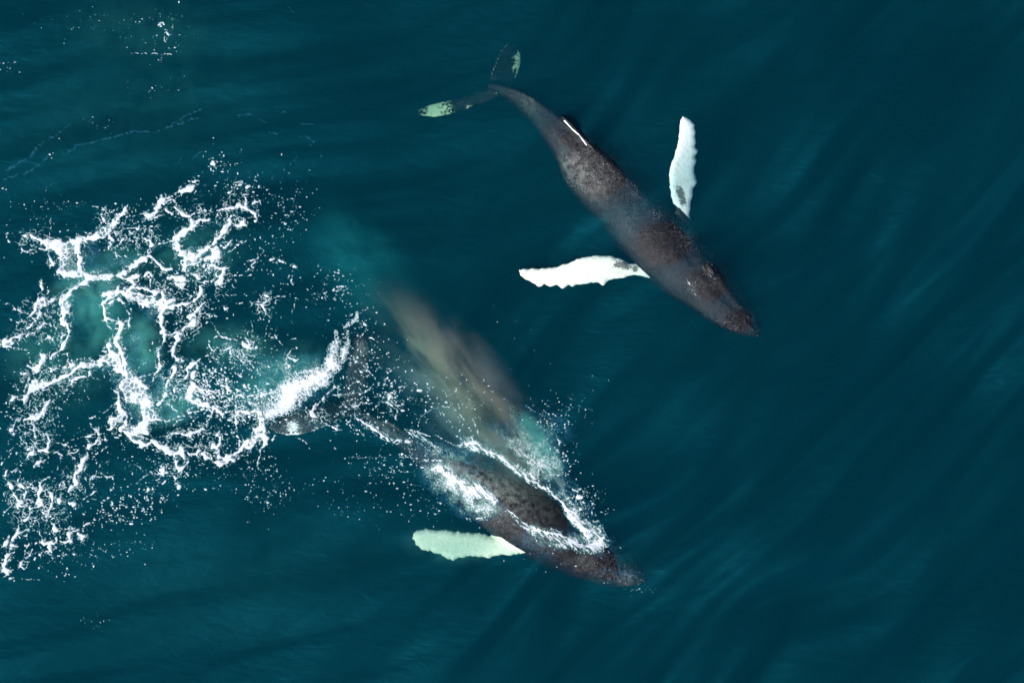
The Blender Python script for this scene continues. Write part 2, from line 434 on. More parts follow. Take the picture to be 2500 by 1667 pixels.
specA = dict(seed=4, sq=1.8, roll=-27, fin=(23, 34), finh=.30, lean=-.1,
    label='dark humpback whale with two bright white flippers spread wide, in the calm upper water',
    stations=stA([(470, 318, 20, -.80, .9, .0), (505, 326, 20, -.76, 1.2, .1), (612, 376, 42, -.70, 1.3, .12), (710, 447, 56, -.68, 1.15, .12), (805, 533, 82, -.62, 1.0, .1),
        (882, 612, 105, -0.73, .92, .11), (950, 695, 135, -0.87, .90, .10), (1035, 783, 150, -0.98, .89, .09), (1127, 872, 156, -1.02, .885, .08), (1205, 962, 166, -1.07, .88, .05),
        (1280, 1035, 175, -1.11, .865, .03), (1355, 1115, 172, -1.05, .84, .03), (1440, 1193, 163, -0.93, .80, .05), (1520, 1268, 142, -0.77, .77, .10), (1605, 1360, 112, -.53, .72, .12),
        (1697, 1443, 74, -.36, .66, .06), (1745, 1488, 36, -.28, .6, .0), (1764, 1505, 10, -.27, .5, 0)]),
    limbs=[
        dict(poly=ZA([(1405, 458), (1440, 475), (1462, 500), (1460, 515), (1469, 540), (1463, 556), (1470, 585), (1463, 605), (1478, 625), (1466, 648), (1470, 675), (1460, 700), (1464, 735), (1475, 775), (1456, 800), (1447, 860), (1435, 935), (1450, 1020), (1380, 1000), (1370, 895), (1352, 850), (1343, 790), (1340, 740), (1345, 700), (1365, 650), (1380, 600), (1388, 550), (1390, 500)]),
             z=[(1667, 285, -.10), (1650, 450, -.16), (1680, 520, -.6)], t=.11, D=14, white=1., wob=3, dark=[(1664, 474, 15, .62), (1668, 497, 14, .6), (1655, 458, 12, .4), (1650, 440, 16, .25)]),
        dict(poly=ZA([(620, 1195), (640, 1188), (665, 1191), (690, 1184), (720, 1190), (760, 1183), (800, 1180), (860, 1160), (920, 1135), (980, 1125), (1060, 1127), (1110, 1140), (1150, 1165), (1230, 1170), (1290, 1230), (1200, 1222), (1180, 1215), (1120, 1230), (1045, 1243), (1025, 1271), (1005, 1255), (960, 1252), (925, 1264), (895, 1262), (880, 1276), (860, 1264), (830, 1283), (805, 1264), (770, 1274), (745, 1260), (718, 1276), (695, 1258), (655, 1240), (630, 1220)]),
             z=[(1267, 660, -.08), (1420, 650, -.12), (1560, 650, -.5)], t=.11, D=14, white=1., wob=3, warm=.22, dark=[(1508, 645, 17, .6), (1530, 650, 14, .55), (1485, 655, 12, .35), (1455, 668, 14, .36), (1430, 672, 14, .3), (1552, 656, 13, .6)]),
        dict(poly=ZA([(540, 355), (470, 392), (440, 402), (420, 398), (380, 420), (300, 447), (220, 463), (150, 455), (128, 436), (200, 403), (300, 380), (400, 350), (470, 322), (500, 300), (540, 320)]),
             z=[(1030, 280, -1.0), (1200, 215, -.88), (1180, 240, -.85)], t=.07, D=12, white=.22, warm=.7, edge=.14, light=[(1060, 271, 26, .44), (1140, 262, 12, .25), (1095, 264, 16, .25)], dark=[(1130, 243, 18, .2)]),
        dict(poly=ZA([(500, 350), (480, 300), (492, 250), (515, 190), (540, 135), (570, 110), (602, 120), (630, 160), (630, 205), (615, 255), (595, 292), (560, 335)]),
             z=[(1250, 115, -1.05), (1200, 215, -.85), (1240, 190, -1.0)], t=.07, D=12, white=.2, warm=.7, edge=.24, light=[(1262, 140, 14, .36), (1258, 165, 14, .3)]),
    ],
    spots=[(1440, 351, 12, .5), (1470, 385, 12, .5), (1501, 422, 14, .55), (1530, 445, 12, .5), (1552, 463, 14, .5), (1608, 519, 18, .45), (1650, 540, 22, .4), (1695, 700, 20, .5), (1680, 575, 26, .75), (1600, 480, 35, .25), (1440, 350, 25, .3), (1480, 420, 40, .25), (1400, 410, 40, .45), (1720, 600, 30, .3), (1300, 240, 35, .25), (1560, 540, 60, .15), (1760, 640, 40, .25), (1420, 440, 45, .3)],  # ridge and snout entries paint wet glints among the pale speckle
    grey=[(1410, 405, 38, .5), (1455, 450, 40, .35), (1300, 240, 30, .3), (1385, 400, 20, .4), (1682, 572, 16, .5)],
    lines=[(1378, 295, 1394, 313, 2.4, .7), (1394, 313, 1414, 331, 2.4, .7), (1414, 331, 1432, 355, 2.2, .66), (1676, 680, 1686, 700, 4.5, .46), (1686, 700, 1700, 722, 3.4, .44), (1700, 722, 1716, 736, 2.4, .42), (1716, 658, 1748, 684, 1.6, .5), (1724, 640, 1738, 650, 1.6, .48)],  # paints fin-edge highlight and wet snout glint white, plus pale blowhole rims
    blow=[(1722, 650, 1738, 668), (1731, 644, 1744, 664)])
specB = dict(seed=9, sq=2.0, roll=-24, fin=(16, 27), finh=.26, lean=.1,
    label='humpback whale breaking the surface in white foam, its back dry and dark',
    stations=stB([(-85, 112, 18, -.62, .9, 0), (-50, 120, 20, -.6, 1.1, .1), (130, 200, 34, -.62, 1.25, .12), (300, 310, 58, -.70, 1.15, .12), (450, 400, 84, -.78, 1.05, .1), (590, 495, 115, -.72, .98, .1),
        (740, 585, 150, -.62, .93, .08), (900, 680, 190, -.64, .90, .05), (1060, 780, 218, -.68, .90, .02), (1220, 880, 237, -.72, .90, .0), (1370, 970, 240, -.73, .90, 0),
        (1510, 1055, 228, -.73, .88, .0), (1650, 1135, 208, -.78, .86, .03), (1780, 1200, 185, -.74, .82, .05), (1900, 1265, 155, -.70, .78, .05), (2000, 1315, 115, -.60, .72, .05),
        (2080, 1358, 62, -.48, .68, .0), (2118, 1380, 22, -.42, .6, 0)]),
    limbs=[
        dict(poly=ZB([(462, 1062), (475, 1025), (500, 1012), (560, 1002), (640, 1012), (700, 1005), (760, 1018), (820, 1030), (950, 1035), (1050, 1060), (1150, 1080), (1290, 1090), (1330, 1150), (1250, 1168), (1180, 1190), (1090, 1182), (1010, 1216), (955, 1198), (850, 1195), (800, 1210), (750, 1228), (690, 1200), (640, 1180), (540, 1150), (480, 1105)]),
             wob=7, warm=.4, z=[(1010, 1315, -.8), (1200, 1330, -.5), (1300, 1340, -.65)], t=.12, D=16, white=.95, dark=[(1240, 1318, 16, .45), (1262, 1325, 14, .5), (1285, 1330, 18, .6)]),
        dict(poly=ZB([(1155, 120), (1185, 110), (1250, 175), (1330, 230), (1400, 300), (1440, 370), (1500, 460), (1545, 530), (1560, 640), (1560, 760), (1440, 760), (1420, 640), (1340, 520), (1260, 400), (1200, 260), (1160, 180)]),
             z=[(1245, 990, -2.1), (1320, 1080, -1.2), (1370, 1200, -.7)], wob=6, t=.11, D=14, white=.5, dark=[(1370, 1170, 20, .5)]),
        dict(poly=[(842, 985), (838, 960), (845, 910), (856, 860), (866, 822), (880, 812), (897, 830), (902, 868), (898, 905), (896, 940), (885, 970), (870, 1005), (850, 1010)],
             z=[(885, 820, -.18), (845, 1000, -.5), (870, 900, -.28)], t=.07, D=12, white=.1, edge=.25, light=[(885, 850, 15, .22)]),
        dict(poly=[(850, 990), (860, 1012), (835, 1020), (800, 1038), (770, 1050), (735, 1060), (700, 1062), (672, 1055), (655, 1042), (668, 1030), (690, 1018), (715, 1010), (745, 1002), (780, 992), (815, 984), (838, 978)],
             z=[(670, 1045, -.16), (845, 1000, -.5), (770, 1020, -.3)], t=.07, D=12, white=.22, edge=.2, light=[(715, 1042, 20, .4), (770, 1035, 14, .2)]),
    ],
    spots=[(1530, 1400, 26, .25), (1480, 1365, 34, .2), (880, 850, 25, .4), (720, 1040, 40, .4), (1200, 1260, 40, .3), (1560, 1400, 14, .3)],
    grey=[(1170, 1140, 60, .8), (1215, 1175, 50, .7), (1260, 1210, 55, .45), (1330, 1250, 50, .2), (1130, 1110, 40, .5), (1090, 1090, 40, .5), (1530, 1420, 16, .5), (1430, 1368, 18, .3), (725, 1042, 40, .6), (885, 860, 25, .5), (950, 1040, 40, .5)],  # olive grey on the back paints in the mist veil and sunlit skin
    lines=[(1246, 1221, 1277, 1194, .9, .5)],
    blow=[(1409, 1298, 1432, 1312), (1416, 1291, 1436, 1308)])
whaleA, bvhA = whale(specA)
whaleB, bvhB = whale(specB)

# ------------------------------------------------------------------ sea foam
# strands: 'frame: x,y,width; x,y,width / next strand' in the coordinates of enlarged views of the photo
FR = dict(A=(0, 440, 5.6), B=(350, 420, 5.6), C=(0, 700, 5.6), D=(350, 700, 5.6), E=(0, 960, 5.6), F=(250, 940, 5.6), G=(0, 1150, 5.6), H=(600, 760, 4.61), J=(850, 950, 2.94), K=(0, 0, 2.613))
ST = {
'A': """300,755,35;410,750,50;500,800,45;620,850,75;760,880,150;880,960,170/880,960,150;960,850,110;1100,830,90;1250,780,80;1400,730,110;1500,650,110;1590,570,60;1640,480,50;1700,420,70;1735,365,45;1775,375,25
1735,365,30;1640,385,20;1560,410,30;1530,440,25;1560,470,30;1640,455,40;1700,440,40/870,960,140;870,1100,110;840,1230,90;900,1290,80;1030,1270,100;1130,1270,80/1060,860,80;1070,1000,70;1085,1150,60;1090,1270,80
1150,1270,70;1230,1330,110;1330,1340,90;1500,1310,60;1640,1300,80;1750,1230,60;1830,1150,70;1920,1090,70;2050,1040,60;2130,1110,55;2240,1210,50/2010,1030,40;2040,950,40/1230,1350,80;1130,1410,60;1000,1490,60;930,1568,50
1640,1310,60;1740,1345,40;1850,1330,70;1920,1290,50/1940,1330,25;2030,1270,50;2080,1310,40;2060,1450,35/1780,1360,60;1850,1430,60;1780,1480,60;1720,1568,70/1320,460,20;1400,510,35;1440,560,35;1470,620,40
540,930,40;600,950,40;690,940,60;760,930,60/630,1010,30;680,1070,40;720,1130,60;750,1140,50;690,1190,30/310,940,25;370,990,25;500,920,20/440,990,18;480,1005,18;520,970,18/1260,355,18;1400,375,15;1470,420,18
60,750,20;100,720,20;90,790,22;130,850,28/580,1380,40;575,1470,60/740,1340,25;750,1270,15/1570,910,25;1580,1030,30;1610,1090,25/1580,1010,20;1680,1080,15/1640,880,30;1690,810,50/1550,700,30;1590,770,30
1540,820,50;1500,770,60/1500,830,30;1520,880,30;1490,930,25/1780,810,25;1920,790,25;2040,780,30;2080,880,50;2240,860,35/1730,670,20;1830,660,35;1900,680,45/1770,700,20;1830,750,30/2060,680,25;2110,760,14;2170,820,14
1940,470,30;2000,480,50;2040,520,40;2110,480,50;2120,400,45;2190,330,60;2210,220,30/30,120,45;80,140,30/650,1480,22;660,1540,20/1420,1568,60;1560,1530,80;1630,1470,30/410,520,16;430,525,14/1820,490,18;1840,492,14
280,830,18;290,832,16/700,480,12;660,1020,10""",
'B': """450,285,30;560,240,80;640,220,90;700,180,40/440,300,18;330,360,40;250,400,80;200,480,70;150,540,70;110,600,60;60,580,60;30,610,40;100,650,30;180,620,50;250,605,18/400,365,20;310,420,25;240,480,40/420,380,35;430,430,25;470,490,25
270,500,20;320,470,25;430,490,40;500,550,40;560,580,70;640,590,50;700,570,25;800,540,25;890,515,25/540,520,20;600,500,18/300,520,30;350,550,30;400,570,40/640,630,30;700,690,90;790,660,50;900,650,50
700,690,80;660,790,60;560,830,90;470,870,80;440,950,90;460,1030,90;520,1110,70;580,1160,90/400,940,50;330,950,25;180,995,25;110,1000,60;80,930,30;30,900,18/20,1180,40;110,1160,45;200,1250,45;270,1330,50;390,1320,50;410,1380,18
580,1160,90;700,1160,90;830,1080,70;920,1010,60;1000,960,70;1060,870,60;1130,770,80;1190,690,70;1160,620,40;1230,600,30;1280,640,40/1190,700,40;1270,730,35;1340,740,50;1370,700,80;1390,660,60;1330,610,20
1000,540,30;1080,520,40;1170,500,50;1250,470,60;1330,440,70;1390,480,50;1440,520,50;1520,570,70;1560,640,40;1540,680,50/1390,480,50;1410,400,40;1380,320,40;1430,310,30/1440,480,22;1510,430,35;1590,390,40;1610,430,20
1520,540,20;1570,510,15;1580,580,15/1010,710,14;1020,640,20;1060,620,14/1020,560,20;1000,600,14/1040,970,30;1120,1060,30;1150,1000,50;1210,950,25/1100,1140,22;1200,1080,25;1280,1000,30;1380,960,35;1430,910,12
940,1060,60;1010,1080,120;1000,1140,110;930,1180,80;860,1200,50/580,1160,80;570,1260,80;560,1340,60;620,1270,30;700,1240,40;850,1220,30/720,1250,30;760,1310,30;830,1300,40;900,1220,40
600,1370,20;700,1400,60;760,1460,60/850,1350,30;950,1270,40;1040,1310,50;1120,1320,60;1190,1300,14/1120,1330,50;1080,1430,70;1030,1520,70/1010,1380,50;1020,1440,40/340,1440,30;430,1440,50;500,1470,110;590,1480,50
480,1540,90;560,1540,70/800,1560,30;850,1490,30;930,1500,40;970,1450,25/1040,1510,30;1160,1480,25/1170,280,40;1210,240,35;1220,190,20/1400,215,50;1450,185,50/1420,1220,20;1480,1200,25;1520,1215,18
1390,1360,25;1430,1330,35;1470,1260,22;1560,1235,30/1250,1420,18;1270,1410,14/1310,1410,18;1350,1410,30/1400,1440,20;1480,1410,30/2040,1350,20;2030,1440,25;2020,1500,30;2050,1550,25/1880,1220,50;1940,1250,30/2050,1290,60;2070,1300,40
1740,1210,40;1780,1190,30/100,800,20;150,880,12;210,930,12;300,945,14/70,1060,30;50,1130,40/1340,120,24;1300,140,18;1240,140,22/1240,185,18;1340,175,20/1490,340,26;1505,350,20/500,290,26;520,330,14/710,110,20;760,125,16""",
'C': """0,180,12;80,230,14;150,235,25;220,290,35;290,340,25/350,350,12;430,380,40;480,330,50;520,230,60;530,150,40/520,230,70;600,220,100;600,140,60/640,200,40;720,200,40;740,160,30;660,170,20/740,160,20;800,180,30
640,130,20;660,60,25;650,10,30/530,290,30;550,350,50;510,430,40;450,490,30;370,560,50/0,790,70;90,740,80;180,690,40;250,690,50;320,640,25/80,810,40;200,760,40;330,690,20;400,640,40;480,630,30;550,560,40;610,515,35;700,545,25
0,820,40;100,820,50;200,840,30;380,850,25/950,110,60;870,150,90;840,200,80;900,250,110;890,320,80;880,400,70;850,490,60;880,540,50/880,440,50;920,520,50;930,620,50;920,690,40;890,760,60;850,830,55;780,890,50;730,930,50;700,980,30
880,650,30;830,710,35;770,740,20/630,635,20;660,680,40;720,710,40;720,760,30;760,775,25/640,690,20;580,760,20;520,785,30/560,930,50;620,920,40;580,1000,80;560,1060,60;500,1110,80;420,1110,40;360,1080,35
830,940,30;920,910,25;940,960,20;930,1030,30;980,1070,70;930,1110,40;860,1090,25/980,1040,20;1080,990,25;1150,980,25/650,1100,30;700,1140,50;680,1160,40;800,1090,20/580,1060,20;640,1080,16
1560,1000,120;1440,990,90;1330,1060,100;1230,1060,100;1120,1080,80;1020,1150,60;900,1210,55;780,1270,50;680,1320,50;590,1340,90;490,1330,110;430,1400,80;380,1480,70;330,1560,60/580,1270,30;600,1300,40
1230,1170,60;1200,1230,35;1080,1240,50;1000,1260,60;980,1340,20/180,1520,60;230,1510,20/270,1180,40;310,1200,40;370,1190,25/300,1260,25;320,1290,14
1570,1000,130;1640,1120,120;1740,1200,110;1830,1290,140;1900,1400,200;1830,1480,160;1950,1540,120/1700,1350,120;1750,1420,120/1490,680,20;1510,780,50;1500,860,80;1540,930,90
1610,670,80;1590,740,60;1630,830,60;1660,900,70;1700,980,60;1720,1080,60;1710,1150,60/1700,510,30;1660,560,60;1620,640,80/1690,510,50;1620,480,40;1530,450,25;1440,430,60;1430,370,50;1440,290,50;1400,240,50;1440,200,50;1500,150,60;1570,130,50;1620,60,60;1640,0,20
1420,120,50;1480,100,70;1560,80,60/1400,245,30;1540,200,50;1620,160,50;1700,230,40/1380,455,25;1460,455,25;1470,520,20;1530,580,20;1620,570,30/1400,880,30;1460,880,50
1650,60,40;1780,140,100;1900,170,80;2000,210,110;2100,220,110;2200,230,100/1700,20,40;1850,10,50;2000,30,50;2120,80,60;2240,70,30/1780,80,40;1950,110,40;2100,140,40/1710,260,10;1760,370,25;1765,430,30;1760,520,30;1750,600,10
1785,295,35;1800,296,25/2100,770,40;2090,790,20/1520,1390,20;1600,1430,50/1400,1130,14;1480,1150,12;1510,1220,16;1500,1290,14/1400,1130,12;1430,1240,12/1250,1240,16;1360,1280,14
1850,1240,12;1860,1130,10;1930,1090,12;2010,1030,8/1880,1240,14;2000,1200,12/2040,870,20;2060,880,14/120,440,30;190,460,24/620,350,16;670,350,18;690,440,16/430,1480,16;560,1450,22""",
'D': """250,260,120;250,380,80;245,520,60;290,650,70;290,720,40;250,790,40;210,880,40;220,980,35;230,1080,50;190,1160,40;150,1220,20;130,1320,15/190,1160,20;100,1195,14;0,1220,14/0,190,100;100,240,90;230,270,100
250,260,90;340,280,80;450,250,60;560,230,40;660,200,40;740,160,50;780,100,60;800,30,50;780,0,40/290,180,60;330,220,70;430,180,50/260,60,60;280,130,50/100,70,30;200,60,40/300,370,25;400,345,12;490,355,18
360,650,25;460,640,60;520,650,50/470,700,80;440,790,50;410,870,60;400,930,40;440,970,50;480,1010,40/540,580,50;590,530,50;690,500,90;710,430,50;690,380,50;630,400,70/690,380,30;740,320,60;800,250,30;910,180,25
400,1100,30;450,1090,50;440,1160,60;370,1240,40;310,1310,40;310,1390,30;320,1460,40;250,1540,30/600,1110,60;660,1070,70;740,1010,40;830,960,30;930,900,25;1000,880,30/530,1100,20;450,1010,20/520,1010,30;560,1000,25
600,1110,50;620,1180,40;590,1240,40;480,1290,20;460,1350,20;400,1460,12/510,1160,20;620,1140,20/690,1240,80;690,1180,60/680,1330,80;650,1420,80;620,1520,90/740,1390,40;850,1470,60;830,1500,50/780,1390,30;1000,1450,40
890,730,10;900,800,30;940,870,50;1000,860,20/1000,680,50;960,700,20;890,760,14/930,490,20;990,580,18;1040,650,30;1080,690,40;1140,700,40;1210,715,25;1300,725,12/960,810,15;1100,870,18;1190,830,50;1190,900,50;1220,950,35
1350,740,30;1400,810,60;1460,830,40;1540,830,50/1440,790,40;1400,700,24/1280,950,20;1340,1015,30;1420,1040,35;1480,1010,25/1520,1030,18;1600,1030,18;1680,1090,25;1740,1090,20/1750,1065,25;1800,1070,25/1220,1120,20;1270,1060,20
1380,1070,18;1420,1120,18/1450,215,14;1540,240,22;1620,240,50;1650,280,50;1660,310,25/1640,230,40;1720,170,25;1800,130,22;1880,120,20;1940,120,30/1570,200,40;1600,200,20/1700,120,50;1630,100,20
1670,320,12;1730,430,20;1690,520,12;1680,590,15;1720,670,18/1810,670,20;1850,740,18;1890,800,25/1580,400,14;1600,450,14;1630,470,10/1950,1010,40;1990,900,40;2050,850,25;2110,830,20/2000,950,40;2080,1000,50;2120,990,20
1950,1060,40;2000,1060,40;1940,1110,30/1990,770,20;2010,720,18;2080,710,18/920,400,20;990,400,30/930,310,25;1000,300,40/1110,290,50;1180,290,20/880,490,40;860,510,20/1130,100,14;1200,110,20;1270,95,18
980,140,14;1040,100,14/1150,1380,50;1200,1420,70/1440,1500,30;1560,1480,25;1780,1500,30/2080,190,16;2040,340,12;2010,480,12;2060,520,8/1260,240,8;1360,210,12/1480,440,10;1480,530,14;1500,620,20/940,1220,20;900,1290,24;830,1290,14
850,1110,30;1050,1190,40;1080,1220,30;1180,1260,16/540,460,6;350,480,10/640,300,24;645,310,20""",
'E': """710,70,25;650,130,50;620,200,60;580,280,70;490,340,90;390,345,50;300,370,12/450,370,30;480,430,40;470,500,50;480,560,25;480,620,20/500,500,15;560,565,25;640,570,35;680,620,40;670,700,40;630,780,70;540,780,35;440,800,50;390,840,30;360,900,30
1250,370,20;1230,460,30;1330,510,50;1350,590,35;1310,680,50;1220,730,60;1200,800,40;1170,880,50;1110,950,70;1090,1040,60;1030,1110,50;1030,1220,60/1300,540,25;1220,590,40;1100,610,16;950,645,14/1350,640,30;1370,690,25
1060,945,25;1000,870,35;960,835,15/850,850,50;770,810,30;720,820,12/860,850,25;970,810,20;1030,810,40;1070,770,15/1030,1220,70;980,1280,50;930,1340,35/1040,1270,30;1090,1305,30/880,700,20;960,740,20
710,1120,14;640,1160,30;580,1200,25;540,1225,50;540,1270,60;570,1310,60;540,1400,60;540,1500,80/600,1330,14;650,1325,20;690,1370,60;720,1420,40;710,1500,40;680,1560,40/280,1250,70;340,1280,30;220,1330,25/400,1255,40;440,1230,24
200,1370,50;240,1450,50;280,1480,100;250,1540,70/330,1400,30;350,1330,30/100,1230,40;170,1280,60;110,1200,20/80,1130,50;90,1070,25/90,1060,20;160,1070,20;250,1020,25/280,1050,20;290,1130,25;240,1170,35;235,1220,25
170,520,70;175,525,40/190,560,50;200,560,30/180,450,30;185,470,20/270,600,25;300,640,35/360,680,30;350,690,20/370,760,50;440,730,30/660,870,25;620,910,14;520,950,45;460,985,30/630,940,30;610,945,16
800,1450,60;790,1490,50;830,1400,30/990,1520,75;1010,1520,70/780,1530,40;790,1530,30/1280,1110,14;1220,1160,22;1220,1210,22;1280,1250,25;1250,1290,20/1280,1120,14;1400,1145,18;1530,1150,30;1560,1190,30;1570,1240,16;1550,1310,25;1510,1335,14
1320,1330,14;1270,1380,30;1200,1410,40;1140,1445,14/1470,1440,40;1480,1400,25/1910,1200,22;1970,1140,14;2040,1100,12/1360,1000,30;1365,1010,20/1440,980,25;1440,960,12/1310,1070,22;1320,1060,14/1340,1080,12;1430,1100,14;1470,1080,12
350,90,60;250,100,25;230,50,20;310,40,20;400,30,40/170,90,60;175,110,30/190,330,30;150,330,20/620,370,10;700,375,10;760,440,8/1210,355,30;1260,340,25;1310,310,20/1350,250,12;1400,200,10/1400,260,12;1580,150,12
1500,460,60;1540,370,70;1600,340,50/1460,485,30;1520,490,20/1520,530,20;1560,590,22;1610,600,18;1640,575,25/0,970,30;60,910,14;160,820,20/60,1370,24;80,1400,20/690,575,10;820,565,12/700,650,8;880,710,14/820,870,8;800,1000,10;780,1060,18""",
'F': """380,-20,220;420,120,240;560,200,170;640,330,150;640,430,160;520,560,90;420,610,100;600,640,90/230,100,50;220,250,60;250,380,90;230,480,90;130,520,100;100,590,50/300,560,60;230,620,50;340,650,60;400,740,50;470,790,80;600,810,60;660,770,40;700,790,50;800,840,90;900,900,90;1000,940,80
260,330,60;330,400,40;330,540,60;390,520,20/340,620,50;450,680,50;560,720,30;640,740,30;750,790,70/740,470,50;850,475,30;960,465,35;1100,420,35;1250,370,35;1350,340,20/950,580,14;1050,490,16;1140,450,14/1200,560,20;1240,460,20;1330,420,14;1440,350,18
880,690,25;950,670,35;1040,660,50;1110,665,40;1170,670,50;1250,650,60;1340,620,50;1390,590,40/1200,690,30;1170,760,18;1070,810,14/640,740,20;780,710,14;870,690,14/870,750,20;940,700,12
1230,20,90;1190,80,80;1160,150,60;1220,220,50;1310,250,60;1400,280,70;1480,310,70/1330,210,60;1260,220,40/1390,160,50;1340,100,30;1250,70,40/1520,310,60;1600,350,50;1650,390,40
1500,340,20;1490,420,25;1440,490,25;1370,530,25/1410,540,30;1450,520,20/1360,710,20;1440,650,14;1530,610,30;1530,550,14/1600,450,40;1630,510,25/1590,640,60;1550,700,30;1650,670,16;1740,660,18;1800,640,20;1840,580,35;1820,490,40;1810,420,40;1880,370,60;1980,350,45;2100,370,50;2170,400,60
1840,450,20;1920,400,20/1620,720,40;1600,800,50;1560,860,60;1480,850,40;1530,820,50;1600,900,25/1840,700,50;1860,740,30/1870,780,40;1860,860,25/1600,920,20;1600,990,50;1680,1000,70;1780,950,40;1860,900,60;1930,830,60;2020,760,80;2120,700,80;2200,680,50
1700,1010,60;1800,1010,60/1480,950,35;1500,1030,40;1580,1080,70;1650,1070,50;1740,1030,40/1200,940,50;1280,940,70;1300,980,40/1290,890,50;1340,890,40/1400,940,60;1420,990,70;1380,970,40/1010,950,60;1090,900,70;1100,970,70;1130,1000,50
1060,850,50;1150,850,20;1220,850,20/1010,1020,40;1020,1100,60;1060,1150,60;1130,1120,50;1170,1060,40/1080,1180,25;1060,1220,25/970,1210,25;1010,1260,40;1080,1250,30/1160,1220,40;1190,1240,30;1100,1280,18
820,1150,70;850,1110,30/820,1190,40;900,1190,25/820,1220,40;770,1190,25;720,1160,25/730,1240,25;740,1290,30;800,1280,12/830,1350,40;860,1300,20/500,1305,25;570,1250,16;640,1210,14
620,1420,50;610,1460,30/690,1410,45;685,1420,40/510,1420,35;500,1450,25/1055,1390,60;1070,1390,50/1000,1350,40;1020,1350,30/470,1350,40;465,1360,30/2100,600,25;2190,560,60;2200,620,60/2170,450,50;2180,520,40
2230,800,50;2160,880,30;2150,960,25;2120,1040,40;2110,1090,25/1400,1412,30;1430,1415,26/1510,1400,25;1540,1405,10/950,290,40;970,330,40;1040,370,22;1090,380,12/850,255,14;920,270,14/1120,370,12;1190,330,12
640,190,14;730,180,14;800,150,14/750,270,60;840,190,35;890,110,30;870,30,25/780,340,30;740,420,14/560,1160,12;350,1040,14;370,1042,12/2080,170,30;2240,150,20;2100,40,40;2140,90,30/1900,120,50;1910,130,40""",
'G': """150,485,25;240,480,50;380,480,30/560,400,50;560,460,60;510,490,40;460,510,35;410,510,50;395,590,30;380,640,40;340,670,40/680,490,35;670,570,40;640,630,40;650,690,30;700,720,20;740,720,40;740,790,70;790,810,40/60,560,35;120,500,12
700,590,14;760,600,22;770,650,22;700,660,22/960,560,20;960,600,25;985,620,12;960,690,10/240,700,35;250,780,40;230,840,50;180,890,50;160,940,50/250,840,40;330,830,30;390,800,30;450,800,16;530,840,30;560,890,30;580,960,60;610,1010,60;680,980,50;770,970,50;770,900,40
300,870,20;370,880,50/800,960,25;900,960,40;980,940,50;1020,910,35/960,930,40;950,850,55;1000,820,40;1060,790,50;1090,750,25;1190,720,30;1280,705,20/1060,850,30;1110,810,18;1140,820,20/1060,860,30;1140,890,60;1110,940,40
1060,920,20;1100,900,20/820,910,30;830,870,14/680,1040,80;690,1090,50;630,1100,25/130,850,20;100,920,40;90,1000,60;20,1040,30/140,1000,50;220,1020,40/200,1090,30;130,1130,40;100,1160,70;90,1250,60;60,1290,60;90,1370,90;110,1410,50
20,1200,40;80,1200,40/350,1010,45;390,985,18;370,1050,25/360,1100,22;340,1180,25;310,1230,60;280,1290,50;340,1320,30/400,1220,25;310,1230,24/460,1210,40;480,1170,30;430,1140,40;440,1060,20/540,1140,40;560,1150,30
480,980,40;500,980,20/770,1025,38;775,1030,30/850,1115,25;860,1110,20/800,1150,40;820,1140,20/890,1070,25;935,1050,30/720,1180,40;730,1190,20/1210,830,12;1280,795,20/1310,580,40;1330,575,30/1280,640,35;1285,650,25/1380,640,16;1440,630,35
1330,690,22;1340,685,20/130,1470,40;160,1460,30/590,560,30;600,570,20/1100,750,20;900,800,35;890,790,20/1240,390,10;1340,380,12/1520,440,40;1525,460,30/1630,500,30;1635,515,24/1940,500,30;1945,520,20/200,1510,26;210,1500,18/550,1470,8;320,1470,16""",
'H': """0,1130,40;100,1120,40;160,1150,40/180,1230,80;160,1330,60;60,1470,100;0,1500,80/160,1400,60;230,1430,60;230,1490,40/290,1440,30;340,1390,30/790,1060,30;870,980,25;960,880,25;1000,830,25;1080,880,20/980,940,20;1100,930,20;1210,930,18
1270,930,20;1340,910,30;1380,880,14/1150,1000,22;1210,985,20/1030,1160,22;1110,1110,18;1180,1100,25;1260,1060,22;1320,1020,20/780,1030,30;750,1100,50;760,1160,60;800,1200,30/850,1230,16;960,1290,25;1010,1330,40
1240,1200,30;1330,1250,40;1420,1310,40;1490,1350,40;1530,1400,35;1620,1440,25;1740,1450,20;1845,1460,20/1500,1370,25;1560,1430,20;1700,1480,18;1845,1480,18/1550,1020,30;1620,1030,35;1650,1070,25/1690,1070,35;1780,1055,18
1700,1080,25;1690,1200,25/1660,930,20;1710,880,20;1770,840,14/1600,1000,30;1640,930,30/1570,1260,20;1600,1220,25/560,1410,14;680,1490,16/1420,670,24;1480,640,16;1440,660,20/1600,690,30;1660,640,20;1650,600,14/1420,440,16;1450,380,22
1390,290,18;1490,350,14/1310,110,30;1340,140,34/1470,85,18;1475,88,12/1170,575,14;1230,580,24;1320,575,14/1360,680,18;1370,640,16/1480,1140,14;1580,1140,18/1330,610,14;1480,780,16""",
